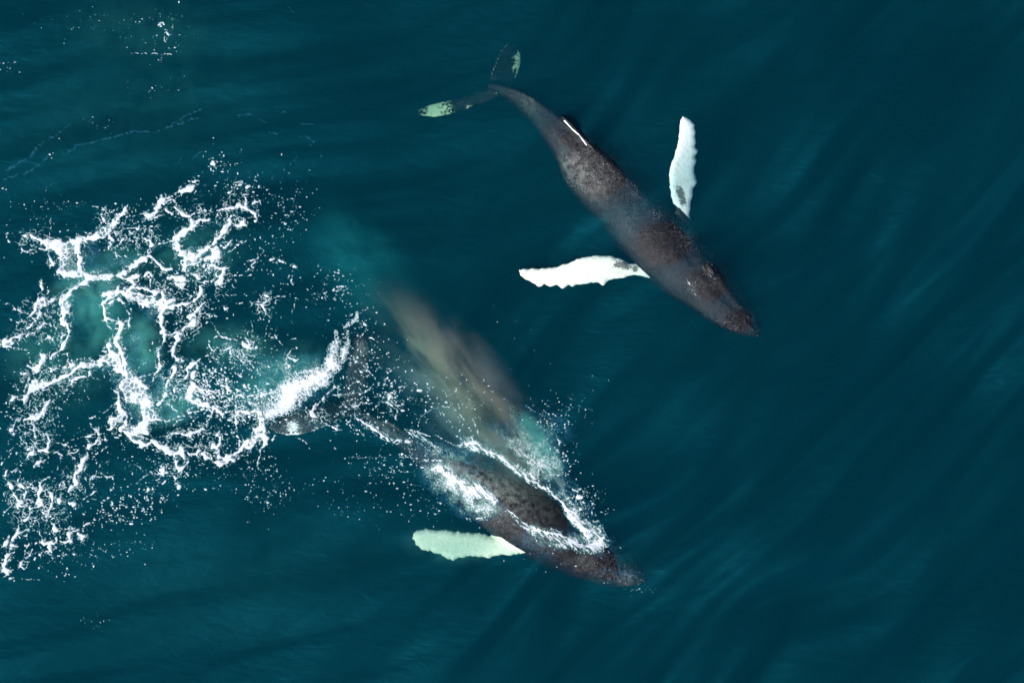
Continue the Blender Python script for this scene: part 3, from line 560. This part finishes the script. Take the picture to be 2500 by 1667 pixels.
'J': """400,290,7.4;470,290,11.2;560,330,13.6;640,330,8.7;700,380,7.4;790,410,12.4;880,412,21.1;960,430,23.6;1060,465,27.3;1130,510,31.0;1220,590,27.3;1300,645,27.3;1380,690,24.8;1450,730,24.8;1520,790,27.3;1570,860,40.9;1620,940,49.6;1680,1000,49.6;1740,1050,49.6
360,480,5.6;440,490,6.2;560,510,12.4;690,512,16.1/1140,850,13.6;1200,910,21.1;1260,955,22.3;1320,985,27.3;1420,1020,31.0;1520,1040,31.0;1620,1090,28.5;1720,1130,31.0;1800,1100,43.4;1840,1060,37.2
30,190,9.9;100,240,12.4;200,290,11.2;240,345,11.2;330,383,8.7;430,382,8.7;490,350,8.7/100,230,6.2;210,270,6.2;300,350,5.0;400,370,5.0/640,560,37.2;720,620,37.2;820,690,49.6;900,730,55.8;960,690,31.0;1000,770,43.4;1060,800,18.6
840,930,12.4;960,920,11.2;1050,880,8.7;1080,830,6.2/780,400,14.9;850,390,37.2;920,390,31.0;880,340,24.8/800,310,11.2;835,220,12.4;790,160,13.6;740,130,8.7;640,130,6.2;520,190,6.2/500,290,6.2;512,210,7.4;520,180,5.0/900,210,6.2;930,290,12.4;940,340,12.4
1280,120,3.1;1380,175,4.3;1450,240,5.0;1490,310,3.7;1520,380,14.9;1510,420,6.2/1420,220,8.7;1440,235,7.4/1500,610,11.2;1540,600,8.7/1540,690,7.4;1600,670,8.7;1640,640,6.2/1650,750,7.4;1630,820,8.7/60,490,3.1;120,492,4.3;280,490,3.1/0,490,3.1;40,488,2.5
1370,270,6.2;1430,300,5.0/1440,370,7.4;1480,390,6.2/1100,330,6.2;1200,380,9.9;1260,420,7.4/1250,400,8.7;1300,430,12.4;1280,500,8.7/1350,480,6.2;1390,560,8.7;1330,620,11.2/1200,480,7.4;1240,540,14.9;1210,560,12.4/870,90,7.4;910,90,6.2/560,225,6.2;570,210,5.0
480,300,5.0;560,360,5.0;650,420,5.0;700,480,3.7/520,330,3.7;600,400,4.3;680,470,3.7/540,380,3.7;620,450,3.7;700,500,5.0/460,340,3.7;560,420,3.7;640,480,3.7/1640,1000,8.7;1700,1060,7.4;1730,1080,6.2/1620,1020,5.0;1690,1080,5.0
1830,1390,8.7;1860,1392,7.4/1100,900,5.0;1180,950,5.0;1260,1010,5.0/640,815,5.0;690,830,5.0/1000,870,6.2;1030,840,5.0/1850,1150,6.2;1880,1180,8.7/1950,1130,5.0;1970,1140,5.0/700,560,6.2;690,600,8.7/1000,930,5.0;830,940,9.9""",
'K': """1340,1040,20;1360,1040,25/1340,1050,12;1345,1090,18;1370,1095,12/1410,960,10;1410,975,10/1425,995,18;1430,990,14/1000,175,12;1020,160,10/1040,145,14;1050,160,10/1065,205,14;1075,230,16/1050,238,10;1060,270,10
980,262,9;984,262,9/1070,350,9;1072,356,8/450,185,9;470,170,8/320,990,12;340,985,10/325,1010,12;330,1012,8/60,1148,7;62,1148,6/10,1205,16;35,1212,16/5,405,8;25,405,8/380,880,10;384,882,8/1112,348,7;836,340,5
1250,1150,10;1270,1158,12;1200,1160,9"""}
FAINT = {'K': """40,1090,16;110,1050,22;190,1000,22;270,910,20;360,860,16;450,790,10/440,965,14;500,930,14;560,912,16;640,895,12;720,880,14;850,845,16;1000,838,10;1080,810,16;1150,790,18;1230,760,18;1300,735,14/1100,790,10;1200,730,14;1290,690,12
150,1110,14;240,1060,12;310,1000,10/1520,740,10;1580,722,12;1640,750,8;1700,780,9/1910,790,7;1960,785,9;2000,800,7/1900,868,9;1960,875,10;2010,910,9/1980,920,8;2030,950,9;2055,1000,7/1720,850,8;1790,856,8/1225,1010,8;1290,965,7/1140,1045,7;1160,1000,6
1870,80,6;1840,45,8/1740,712,6;1810,724,7/250,1205,9;360,1165,8/600,190,7;615,160,5/10,1150,14;110,1105,12""",
'J': "1280,122,16;1400,190,18;1490,300,16", 'F': "1540,1405,12;1700,1380,14;1900,1350,8"}
# soft milky film of fine bubbles: x, y, rx, ry, strength (photo pixels)
FILM = [(165, 640, 26, 40, .45), (215, 620, 24, 40, .22), (235, 665, 45, 22, .22), (200, 690, 45, 18, .22), (300, 640, 40, 20, .18), (270, 700, 50, 16, .2), (190, 730, 50, 14, .12),
        (345, 885, 26, 16, .2), (330, 835, 18, 30, .22), (365, 760, 20, 24, .2), (300, 920, 26, 50, .45), (345, 975, 34, 50, .4), (385, 945, 24, 34, .3), (255, 895, 20, 16, .22), (400, 1010, 50, 20, .22),
        (560, 845, 30, 14, .25), (600, 860, 24, 12, .2), (640, 900, 50, 26, .22), (690, 900, 26, 30, .4), (700, 950, 60, 34, .5), (760, 900, 50, 30, .35), (640, 985, 30, 26, .4), (450, 960, 50, 26, .12), (480, 1000, 60, 20, .12),
        (1105, 1176, 44, 22, 1.1), (1150, 1206, 46, 24, 1.2), (1085, 1150, 40, 20, .9), (1185, 1238, 34, 14, .8), (1160, 1240, 40, 18, .6), (1120, 1120, 40, 18, .55), (1150, 1150, 34, 18, .4), (1300, 1098, 40, 26, .8), (1330, 1140, 34, 26, .8), (1270, 1075, 40, 20, .6), (1130, 1090, 30, 16, .15), (1290, 1090, 60, 40, .30), (1330, 1130, 40, 40, .28), (1340, 1050, 50, 40, .2), (1250, 1060, 60, 36, .22), (1180, 1090, 40, 16, .25),
        (1340, 1315, 60, 22, .3), (1430, 1310, 34, 26, .42), (1400, 1260, 34, 40, .35), (1470, 1330, 30, 24, .22), (1070, 1100, 60, 22, .2), (1150, 1160, 30, 20, .2), (1180, 1255, 34, 14, .3), (1500, 1400, 60, 16, .10), (1380, 1200, 24, 30, .3)]
# flecks: x, y, rx, ry, count, size
FLECK = [(700, 520, 55, 70, 330, 1.1), (630, 460, 40, 40, 70, 1.3), (620, 620, 70, 70, 180, 1.4), (690, 690, 60, 60, 80, 1.2), (285, 1250, 75, 36, 330, 1.7), (360, 1215, 60, 40, 180, 1.6), (240, 1340, 90, 30, 160, 1.2), (150, 1370, 80, 34, 160, 1.3), (470, 1140, 110, 50, 230, 1.4),
         (620, 1150, 70, 60, 300, 1.3), (660, 1210, 60, 50, 200, 1.1), (520, 1110, 120, 40, 160, 1.3), (400, 1130, 90, 40, 150, 1.5), (530, 960, 90, 60, 900, 2.3), (600, 880, 90, 60, 320, 1.5), (600, 1000, 90, 36, 420, 1.9), (650, 800, 80, 60, 140, 1.1), (820, 690, 60, 50, 220, 1.3),
         (870, 800, 50, 70, 240, 1.3), (800, 720, 60, 30, 110, 1.1), (890, 900, 60, 100, 460, 1.5), (960, 950, 60, 80, 360, 1.5), (870, 1010, 80, 60, 420, 1.6), (1040, 960, 110, 60, 260, 1.5), (1130, 990, 80, 60, 240, 1.5), (960, 1140, 100, 50, 260, 1.1), (1030, 1230, 70, 60, 160, 1.2), (900, 1200, 120, 70, 170, 1.0), (1000, 1100, 60, 50, 160, 1.1),
         (1370, 1120, 50, 50, 180, 1.6), (1420, 1220, 30, 50, 220, 1.6), (1340, 1020, 60, 40, 160, 1.4), (1460, 1230, 36, 40, 110, 1.3), (1260, 1220, 90, 50, 200, 1.2), (1350, 1350, 90, 40, 120, .9), (1400, 1000, 50, 40, 80, 1.0), (250, 1100, 90, 80, 260, 1.3), (90, 1000, 80, 70, 380, 1.6), (60, 1100, 60, 80, 260, 1.6), (120, 930, 90, 50, 240, 1.4), (90, 560, 90, 60, 110, 1.2),
         (130, 500, 90, 16, 110, 1.1), (100, 1260, 90, 60, 220, 1.5), (350, 1040, 60, 40, 90, 1.1), (420, 60, 40, 50, 90, 1.1), (400, 110, 40, 50, 70, 1.1), (250, 50, 80, 30, 60, .9), (330, 60, 40, 30, 30, .9), (20, 160, 24, 18, 40, 1.0), (240, 300, 40, 16, 50, .8), (380, 215, 80, 24, 40, .8), (120, 60, 60, 60, 20, .8), (700, 390, 40, 30, 30, .8), (540, 400, 40, 40, 90, 1.2), (560, 450, 60, 30, 90, 1.4),
         (420, 510, 70, 30, 100, 1.2), (330, 560, 40, 60, 130, 1.4), (280, 600, 40, 40, 120, 1.2), (470, 760, 60, 60, 200, 1.6), (230, 1520, 40, 20, 26, 1.0), (1350, 900, 200, 140, 34, .8), (1200, 830, 150, 80, 16, .8), (760, 1180, 60, 20, 20, 1.1), (350, 1330, 40, 26, 30, 1.1),
         (1560, 1440, 40, 10, 50, .7)]
SP = 1.15                                                            # grid spacing, photo pixels
gxp = np.arange(-60, 1870, SP); gyp = np.arange(-20, 1560, SP)
GX, GY = np.meshgrid(gxp, gyp)
WX = GX + 5.5 * fbm(GX / 26, GY / 26, 21, 3) + 1.4 * pn(GX / 8, GY / 8, 41)
WY = GY + 5.5 * fbm(GX / 26, GY / 26, 31, 3) + 1.4 * pn(GX / 8, GY / 8, 51)
def raster(data, gain=1., base=0.):
    field = np.full(GX.shape, -1.); wid = np.zeros(GX.shape)
    for key, txt in data.items():
        ox, oy, s_ = FR[key]
        for strand in txt.replace('\n', '/').split('/'):
            pts = [tuple(float(q) for q in p.split(',')) for p in strand.split(';') if p]
            pts = [(ox + a / s_, oy + b / s_, max(w_ / s_ * (gain + .40 * float(sst(7, 16, w_ / s_))) + base, 1.3) / 2) for a, b, w_ in pts]
            if len(pts) == 1: pts.append((pts[0][0] + .5, pts[0][1], pts[0][2]))
            for (x1, y1, w1), (x2, y2, w2) in zip(pts, pts[1:]):
                mg = max(w1, w2) * 1.6 + 12
                i0, i1 = np.searchsorted(gyp, [min(y1, y2) - mg, max(y1, y2) + mg]); j0, j1 = np.searchsorted(gxp, [min(x1, x2) - mg, max(x1, x2) + mg])
                if i1 <= i0 or j1 <= j0: continue
                sl_ = (slice(i0, i1), slice(j0, j1))
                d, t = segdist(WX[sl_], WY[sl_], x1, y1, x2, y2)
                w_ = w1 + (w2 - w1) * t
                p = 1 - d / w_
                b_ = p > field[sl_]
                field[sl_] = np.where(b_, p, field[sl_]); wid[sl_] = np.where(b_, w_, wid[sl_])
    return field, wid
N1 = fbm(GX / 9, GY / 9, 61, 3); N2 = fbm(GX / 30, GY / 30, 71, 3); N3 = pn(GX / 3.2, GY / 3.2, 81)
fld, wid = raster(ST, .66, .2)
edge = (fld) * np.maximum(wid, .8)                                   # signed distance to the strand edge, pixels
N1s = fbm(GX / 11, GY / 11, 61, 2); NW = fbm(GX / 16, GY / 16, 121, 2)
edge -= 2.2 * sst(.02, .22, pn(WX / 6.5, WY / 6.5, 131)) * sst(3.6, 1.6, wid)
edge = edge + N1s * np.minimum(wid, 6) * .9 + N3 * .2 + NW * np.minimum(wid, 5) * 1.1 - .25
SB = fbm((.74 * GX + .67 * GY) / 34 + N2, (-.67 * GX + .74 * GY) / 6 + 1.5 * N2, 171, 3)
edge -= 2.4 * sst(-.05, .2, SB + .3 * N1s) * sst(.2, .8, sst(1050, 1120, GX) * sst(1010, 1040, GY))
cover = sst(-.55, .9, edge)
# holes inside thick foam
wor = worley(WX / 11 + 3, WY / 11, 5)
hole = sst(.10, .32, wor - .25 * N1) * sst(5, 10, wid) * sst(-.05, .25, N2 + .05)
cover *= 1 - .75 * hole
# a fringe of fine lace and flecks round the strands
def blur(a, r):
    k_ = int(r / SP); o_ = a
    for ax in (0, 1):
        c_ = np.cumsum(np.concatenate([np.repeat(np.take(o_, [0], ax), k_ + 1, ax), o_, np.repeat(np.take(o_, [-1], ax), k_, ax)], ax), ax)
        n_ = a.shape[ax]
        o_ = (np.take(c_, np.arange(2 * k_ + 1, 2 * k_ + 1 + n_), ax) - np.take(c_, np.arange(0, n_), ax)) / (2 * k_ + 1)
    return o_
cb = blur(blur(cover, 9), 9)
lace1 = 1 - sst(.02, .10, worley(WX / 15, WY / 15, 8) + .10 * (N1 + .5 * N3))
lace2 = 1 - sst(.03, .16, worley(WX / 6.5 + 9, WY / 6.5, 9) + .10 * N1)
brk = sst(.02, .25, fbm(GX / 14, GY / 14, 101, 3))
lace0 = 1 - sst(.01, .055, worley(WX / 24 + 4, WY / 17, 18) + .07 * (N1 + N3))
curl = lambda s_, e_, sd_: 1 - sst(e_ * .35, e_, np.abs(fbm((GX + .35 * GY) / s_, (GY - .35 * GX) / (s_ * .8), sd_, 1)))
cb2 = blur(blur(cover, 22), 22); lm = np.zeros(GX.shape)
for (x, y, rx, ry) in [(535, 500, 70, 60), (490, 650, 70, 55), (560, 720, 50, 60), (235, 520, 45, 30), (330, 570, 70, 45), (470, 770, 45, 70), (430, 930, 45, 60), (540, 940, 100, 60), (620, 1010, 90, 40), (60, 1040, 80, 80), (120, 930, 100, 55), (55, 580, 50, 35),
                       (80, 1230, 90, 70), (640, 770, 90, 80), (480, 1070, 80, 40), (170, 1180, 60, 50), (100, 780, 90, 60), (420, 690, 60, 40), (600, 880, 90, 50), (870, 960, 80, 60), (800, 1020, 90, 30), (990, 970, 60, 50), (1120, 1010, 60, 40)]:
    lm = np.maximum(lm, np.exp(-(((GX - x) / rx) ** 2 + ((GY - y) / ry) ** 2)))
lm = sst(.25, .75, lm + .35 * N2)
bk2 = sst(-.02, .16, fbm(GX / 20, GY / 20, 191, 2)); bk3 = sst(-.02, .16, fbm(GX / 15, GY / 15, 201, 2))
cover = np.maximum(cover, curl(19, .085, 181) * bk2 * np.maximum(lm * sst(.02, .06, cb2), .7 * sst(.08, .2, cb)) * .95)
cover = np.maximum(cover, curl(11, .12, 185) * bk3 * lm * sst(.03, .08, cb2) * .9)
brk0 = sst(-.15, .12, fbm(GX / 18, GY / 18, 161, 2))
cover = np.maximum(cover, lace0 * brk0 * sst(.035, .10, cb) * .95)
cover = np.maximum(cover, lace1 * brk * sst(.07, .22, cb) * .9)
cover = np.maximum(cover, lace2 * brk * sst(.14, .34, cb) * .4)
cover = np.maximum(cover, .30 * sst(.30, .75, cb + .12 * N2) * (1 + .5 * N1))
# film
film = np.zeros(GX.shape)
for (x, y, rx, ry, a_) in FILM:
    q = ((WX - x) / rx) ** 2 + ((WY - y) / ry) ** 2
    film = np.maximum(film, a_ * np.exp(-q))
str_ = fbm((GX + .6 * GY) / 26, (GY - .6 * GX) / 7, 111, 3)
film = .75 * film * (1 + 1.2 * N2 + 1.0 * N1 + .9 * str_) * (.45 + .75 * lace2 + .35 * lace1)
cover = np.maximum(cover, np.clip(film, 0, .8))
cover = np.maximum(cover, sst(.12, .3, film) * lace2 * .75 * sst(-.2, .1, N2))
# churned white water: band beside the fluke and around the surfacing whale
def band(pts, fill, hs=7., wisp=0.):
    global cover
    pr = np.full(GX.shape, -1.)
    for (x1, y1, w1, f1), (x2, y2, w2, f2) in zip(pts, pts[1:]):
        d, t = segdist(WX, WY, x1, y1, x2, y2)
        pr = np.maximum(pr, 1 - d / (w1 + (w2 - w1) * t) + (f1 + (f2 - f1) * t) * 1)
    lac = 1 - sst(.05, .30, worley(WX / hs, WY / hs, 15) + .12 * N1)
    n_ = .85 * N2 + .75 * N1 + .25 * N3
    solid = sst(.25, 1.05, pr + n_ * .9 + fill)
    c_ = np.maximum(solid, lac * sst(-.1, .35, pr + n_ * .5) * .95)
    c_ *= sst(-.25, .12, pr + .35 * N1)
    if wisp: c_ *= 1 - wisp * sst(-.12, .22, SB + .3 * N1)
    cover = np.maximum(cover, c_)
def HP(l): return [(600 + x / 4.61, 760 + y / 4.61, w_ / 4.61 / 2, f_) for x, y, w_, f_ in l]
def JP(l): return [(850 + x / 2.94, 950 + y / 2.94, w_ / 2.94 / 2, f_) for x, y, w_, f_ in l]
band(HP([(1255, 15, 70, -.4), (1240, 110, 100, -.3), (1170, 140, 110, -.3), (1110, 170, 60, -.3)]), 0, 6)
band(HP([(1150, 200, 50, -.5), (1150, 330, 120, -.4), (1110, 460, 150, -.25), (1050, 600, 150, 0)]), 0, 6)
band(HP([(1015, 215, 40, -.2), (1030, 340, 110, .0), (980, 460, 170, -.1), (960, 600, 200, .05), (880, 720, 240, .1), (720, 800, 220, .25), (560, 870, 280, .4), (440, 1000, 280, .35), (330, 1110, 190, .25), (240, 1170, 110, .1)]), 0, 7)
band(HP([(560, 700, 80, -.2), (760, 660, 60, -.3), (860, 600, 60, -.4)]), -.1, 7)
band(HP([(0, 950, 60, -.45), (160, 940, 80, -.45), (340, 900, 120, -.4)]), -.1, 8)
band(JP([(900, 420, 50, .1), (1060, 470, 60, .1), (1180, 560, 80, .15), (1320, 640, 60, .1)]), 0, 8, .85)
band(JP([(1200, 440, 120, -.45), (1300, 480, 180, -.5), (1370, 560, 170, -.3), (1330, 620, 90, -.1)]), .05, 9, .85)
band(JP([(1560, 800, 80, -.15), (1600, 880, 120, 0), (1680, 970, 130, .1), (1770, 1040, 150, .2), (1820, 1100, 120, .1)]), 0, 8, .85)
band(JP([(620, 560, 90, -.1), (740, 620, 120, 0), (860, 690, 150, .25), (960, 730, 130, .25), (1040, 790, 80, .1)]), 0, 9, .85)
band(JP([(760, 720, 120, -.5), (880, 800, 140, -.5), (930, 870, 120, -.5), (1040, 850, 60, -.4)]), -.05, 9, .85)
band(JP([(1240, 970, 50, -.2), (1340, 1010, 90, -.1), (1450, 1050, 110, 0), (1600, 1100, 110, .05), (1740, 1140, 90, .1)]), 0, 8, .85)
band(JP([(1180, 900, 40, -.2), (1240, 960, 60, -.2)]), 0, 8, .85)
band(JP([(820, 350, 70, -.3), (870, 390, 90, -.1), (930, 400, 60, 0)]), 0, 7, .85)
band(JP([(420, 300, 40, -.3), (560, 370, 60, -.4), (680, 460, 60, -.45)]), -.05, 6, .85)
# flecks
base_cover = cover; cover = np.zeros(GX.shape)
fr_ = np.random.default_rng(17)
for (x, y, rx, ry, n_, s_) in FLECK:
    n_ = int(n_ * .95)
    ax_ = fr_.normal(0, .55, n_) * rx + x; ay_ = fr_.normal(0, .55, n_) * ry + y
    rr = s_ * np.exp(fr_.normal(-.75, .52, n_)); keep_ = (pn(ax_ / 17, ay_ / 17, 141) > fr_.uniform(-.35, .25, n_)); ax_ = ax_[keep_]; ay_ = ay_[keep_]; rr = rr[keep_]; n_ = len(rr); el = fr_.uniform(.6, 1.7, n_)
    for a_, b_, r_, e_ in zip(ax_, ay_, rr, el):
        m_ = r_ * 2.2 + 3
        i0, i1 = np.searchsorted(gyp, [b_ - m_, b_ + m_]); j0, j1 = np.searchsorted(gxp, [a_ - m_, a_ + m_])
        if i1 <= i0 or j1 <= j0: continue
        sl_ = (slice(i0, i1), slice(j0, j1))
        d = np.hypot((GX[sl_] - a_) / e_, (GY[sl_] - b_) * e_) - r_ - N3[sl_] * .5
        cover[sl_] = np.maximum(cover[sl_], (1 - sst(-.7, .8, d)) * min(1, .30 + .75 * r_))
DRY = JPOLY = [(850 + a / 2.94, 950 + b / 2.94) for a, b in [(760, 440), (950, 445), (1080, 500), (1250, 640), (1300, 690), (1480, 780), (1560, 880), (1640, 990), (1730, 1070), (1600, 1030), (1480, 990), (1300, 970), (1200, 890), (1080, 790), (980, 690), (800, 650), (710, 520)]]
drym = sst(-2, 7, np.where(inpoly(WX, WY, DRY), polydist(WX, WY, DRY), -polydist(WX, WY, DRY)))
drym *= .45 + .55 * sst(1120, 1230, GX)
cover = np.maximum(base_cover * (1 - .93 * drym), cover * (1 - .9 * drym))
fa, _ = raster(FAINT, 1.2)
cover = np.maximum(cover, .095 * sst(0, 1.2, fa + 1.6 * str_ + 1.0 * N1))  # streaks paint sky reflected off small ripples, as thin blue film
cover = np.clip(cover, 0, 1)
cover[:2] = cover[-2:] = 0
# build: every grid cell that carries foam, cut into named patches
wxp, wyp = (GX - 1250) / PPM, (833.5 - GY) / PPM
keepv = cover > .035
cells = keepv[:-1, :-1] | keepv[1:, :-1] | keepv[:-1, 1:] | keepv[1:, 1:]
zs = swell(wxp, wyp) + .006 + .035 * cover * sst(0, 1, blur(cover, 4))
# where a whale breaks the surface, the foam lies on its skin
need = np.zeros(GX.shape, bool)
need[:-1, :-1] |= cells; need[1:, :-1] |= cells; need[:-1, 1:] |= cells; need[1:, 1:] |= cells
for bv, (x0, y0, x1, y1) in ((bvhA, (1580, 430, 1870, 840)), (bvhB, (640, 780, 1600, 1440))):
    for i, j in np.argwhere(need & (GX > x0) & (GX < x1) & (GY > y0) & (GY < y1)):
        h = bv.ray_cast(Vector((wxp[i, j], wyp[i, j], 5)), Vector((0, 0, -1)))[0]
        if h and h.z + .012 > zs[i, j] - .05: zs[i, j] = max(zs[i, j], h.z + .012 + .03 * cover[i, j])
ci, cj = np.nonzero(cells)
cxp = gxp[cj]; cyp = gyp[ci]
def region(x, y):
    r = np.zeros(x.shape, int)
    r[(y < 420) | ((x < 640) & (y < 445))] = 1
    r[inpoly(x, y, [(590, 760), (800, 640), (900, 640), (905, 800), (850, 840), (835, 930), (780, 1000), (700, 1020), (590, 1040)])] = 2
    r[(x > 835) & (y > 840) & (y < 1500) | (x > 905) & (y > 600)] = 3
    r[(x > 1560) & (y < 900)] = 4
    return r
reg = region(cxp, cyp)
names = {0: ('lacy net of white foam spread over the churned water behind the whales', 'sea_foam'),
         1: ('sparse white foam flecks and faint blue streaks painted for sky reflected in ripples at the upper left', 'sea_foam'),
         2: ('thick churned white water beside the tail flukes of the surfacing whale', 'white_water'),
         3: ('white foam collar washing round the back of the surfacing whale', 'foam_collar'),
         4: ('fine bubbles along the shoulder and head of the calm whale', 'foam_flecks')}
gid = -np.ones(GX.shape, int)
for r in names:
    m_ = reg == r
    if not m_.any(): continue
    a, b = ci[m_], cj[m_]
    q = np.stack([a * GX.shape[1] + b, (a + 1) * GX.shape[1] + b, (a + 1) * GX.shape[1] + b + 1, a * GX.shape[1] + b + 1], 1)
    uq, inv = np.unique(q.ravel(), return_inverse=True)
    zz = zs.ravel()[uq]; ff_ = (CAM_H - zz) / CAM_H
    V = np.stack([wxp.ravel()[uq], wyp.ravel()[uq], zz], 1)
    me = new_mesh(names[r][1], V, inv.reshape(-1, 4), M_FOAM)
    fattr(me, 'cover', cover.ravel()[uq])
    link(names[r][1], me, kind='stuff', label=names[r][0], category='foam')

# ------------------------------------------------------------------ bubble clouds under the foam, and the whale's blow drifting over the sea
def blob_mesh(name, px, py, z, rx, ry, rz, rot, mat, wob=.12, seg=32):
    bm = bmesh.new(); bmesh.ops.create_icosphere(bm, subdivisions=4, radius=1)
    c, s_ = math.cos(R(rot)), math.sin(R(rot)); X0, Y0, _ = P(px, py, 0)
    for v in bm.verts:
        p = v.co; k_ = 1 + wob * float(pn(np.array([p.x * 1.7 + p.z]), np.array([p.y * 1.7 + 5]), 44)[0])
        v.co = Vector((p.x * rx * k_, p.y * ry * k_, p.z * rz))
    me = bpy.data.meshes.new(name); bm.to_mesh(me); bm.free(); me.materials.append(mat)
    o = bpy.data.objects.new(name, me); sc.collection.objects.link(o)
    o.location = (X0, Y0, z); o.rotation_euler = (0, 0, R(rot)); return o
def vol_mat(name, dens, cols, nscale, lo, hi, rad, wisps=None, core=.15):
    """density falls to zero at the hull (object space), broken up by noise; cols: colour across the short axis"""
    t = NT(name); pos = t.n('TexCoord').outputs['Object']
    dv = t.n('VectorMath', operation='DIVIDE'); t.l(pos, dv.inputs[0]); dv.inputs[1].default_value = rad
    ln = t.n('VectorMath', operation='LENGTH'); t.l(dv.outputs[0], ln.inputs[0])
    fall = t.mapr(ln.outputs['Value'], 1., core)
    mp = t.n('Mapping'); t.l(pos, mp.inputs[0]); mp.inputs['Scale'].default_value = wisps or (1, 1, 1)
    nz = t.mapr(t.noise(mp.outputs[0], nscale, 5, .62, .5), lo, hi)
    d = t.math('MULTIPLY', t.math('MULTIPLY', fall, nz), dens)
    v = t.n('VolumePrincipled'); t.l(d, v.inputs['Density']); v.inputs['Anisotropy'].default_value = 0.
    if len(cols) == 1: v.inputs['Color'].default_value = (*cols[0], 1)
    else:
        sp_ = t.n('SeparateXYZ'); t.l(dv.outputs[0], sp_.inputs[0])
        cr = t.n('ValToRGB'); t.l(t.mapr(t.math('ADD', sp_.outputs[1], t.math('MULTIPLY', t.math('SUBTRACT', t.noise(pos, .8, 2), .5), .5)), -1, 1, smooth=False), cr.inputs[0])
        el = cr.color_ramp.elements; el[0].position = .12; el[0].color = (*cols[0], 1); el[1].position = .88; el[1].color = (*cols[-1], 1)
        for i, c_ in enumerate(cols[1:-1]):
            e_ = el.new(.12 + .76 * (i + 1) / (len(cols) - 1)); e_.color = (*c_, 1)
        t.l(cr.outputs[0], v.inputs['Color'])
    t.l(v.outputs[0], t.out.inputs['Volume']); return t.m
# x, y, z, rx, ry, rz (m), rot, density, label
CL = [(300, 250, -1.6, 8.0, 4.5, .9, 10, .05, 'very faint green plankton tint in the water at the upper left'),
      (520, 1430, -1.6, 9.0, 3.6, .9, 12, .03, 'very faint green plankton tint in the water at the lower left'),
      (205, 715, -.6, 1.5, 1.2, .6, 20, 1.5, 'turquoise cloud of bubbles under the left end of the foam net'),
      (255, 790, -.85, 1.1, 1.9, .6, 0, 1.1, 'turquoise bubble cloud in the tall open cell of the foam net'),
      (340, 850, -.5, .9, 1.4, .45, 0, 2.4, 'milky bubble cloud in the round gap of the foam net'),
      (260, 650, -.7, 1.7, .8, .5, 15, 1.1, 'pale green bubble cloud below the upper foam strands'),
      (400, 985, -.6, 1.6, 1.0, .5, 15, 1.8, 'green bubble cloud beside the thickest foam strand'),
      (680, 930, -.7, 2.2, 1.3, .55, 30, 1.2, 'green bubble cloud under the churned white water'),
      (560, 850, -.8, 2.0, 1.1, .5, 0, .5, 'faint green bubble cloud in front of the churned white water'),
      (130, 880, -.9, 2.3, 2.2, .6, 0, .35, 'faint green bubble cloud at the left edge of the foam'),
      (470, 620, -.9, 2.2, 1.4, .6, 25, .45, 'faint green bubble cloud inside the upper right foam cells'),
      (330, 60, -1.2, 3.6, 1.6, .6, 0, .12, 'very faint green bubble patch at the top left'),
      (1315, 1062, -.40, 1.2, .42, .3, -50, 4.2, 'pale turquoise froth trapped over the far flipper of the surfacing whale'),
      (1100, 1335, -.85, 2.0, .8, .6, -4, .3, 'green volume added for the glow of light scattered round the pale submerged flipper')]  # last volume is added for light scattered round the flipper
for i, (x, y, z, rx, ry, rz, rt, d, lab) in enumerate(CL):
    o = blob_mesh('bubble_cloud', x, y, z, rx, ry, rz, rt, vol_mat('bubble_cloud', d * 2.4 if d > .5 else d * 3.2, [(.34, .93, .80)], 1.6, .34, .62, (rx, ry, rz)))
    o['kind'] = 'stuff'; o['label'] = lab; o['category'] = 'bubbles'
RAINBOW = [(.35, .62, .72), (.45, .72, .62), (.72, .78, .52), (.80, .70, .52), (.70, .67, .64)]  # rainbow of light in the droplets, painted into the mist colour
o = blob_mesh('whale_blow', 1128, 962, .95, 5.2, 2.05, .7, -49, vol_mat('whale_blow', .60, RAINBOW, 1.2, .38, .62, (5.2, 2.05, .7), (.4, 1, 1), .2))
o['kind'] = 'stuff'; o['label'] = 'thin mist of whale breath with rainbow tint drifting above the surfacing whale'; o['category'] = 'mist'
o = blob_mesh('whale_blow', 885, 650, 1.1, 3.0, 1.7, .6, -50, vol_mat('whale_blow_end', .26, [(.03, .50, .50)], .7, .30, .62, (3.0, 1.7, .6), (.5, 1, 1), .3))
o['kind'] = 'stuff'; o['label'] = 'fading green tail end of the drifting whale breath'; o['category'] = 'mist'
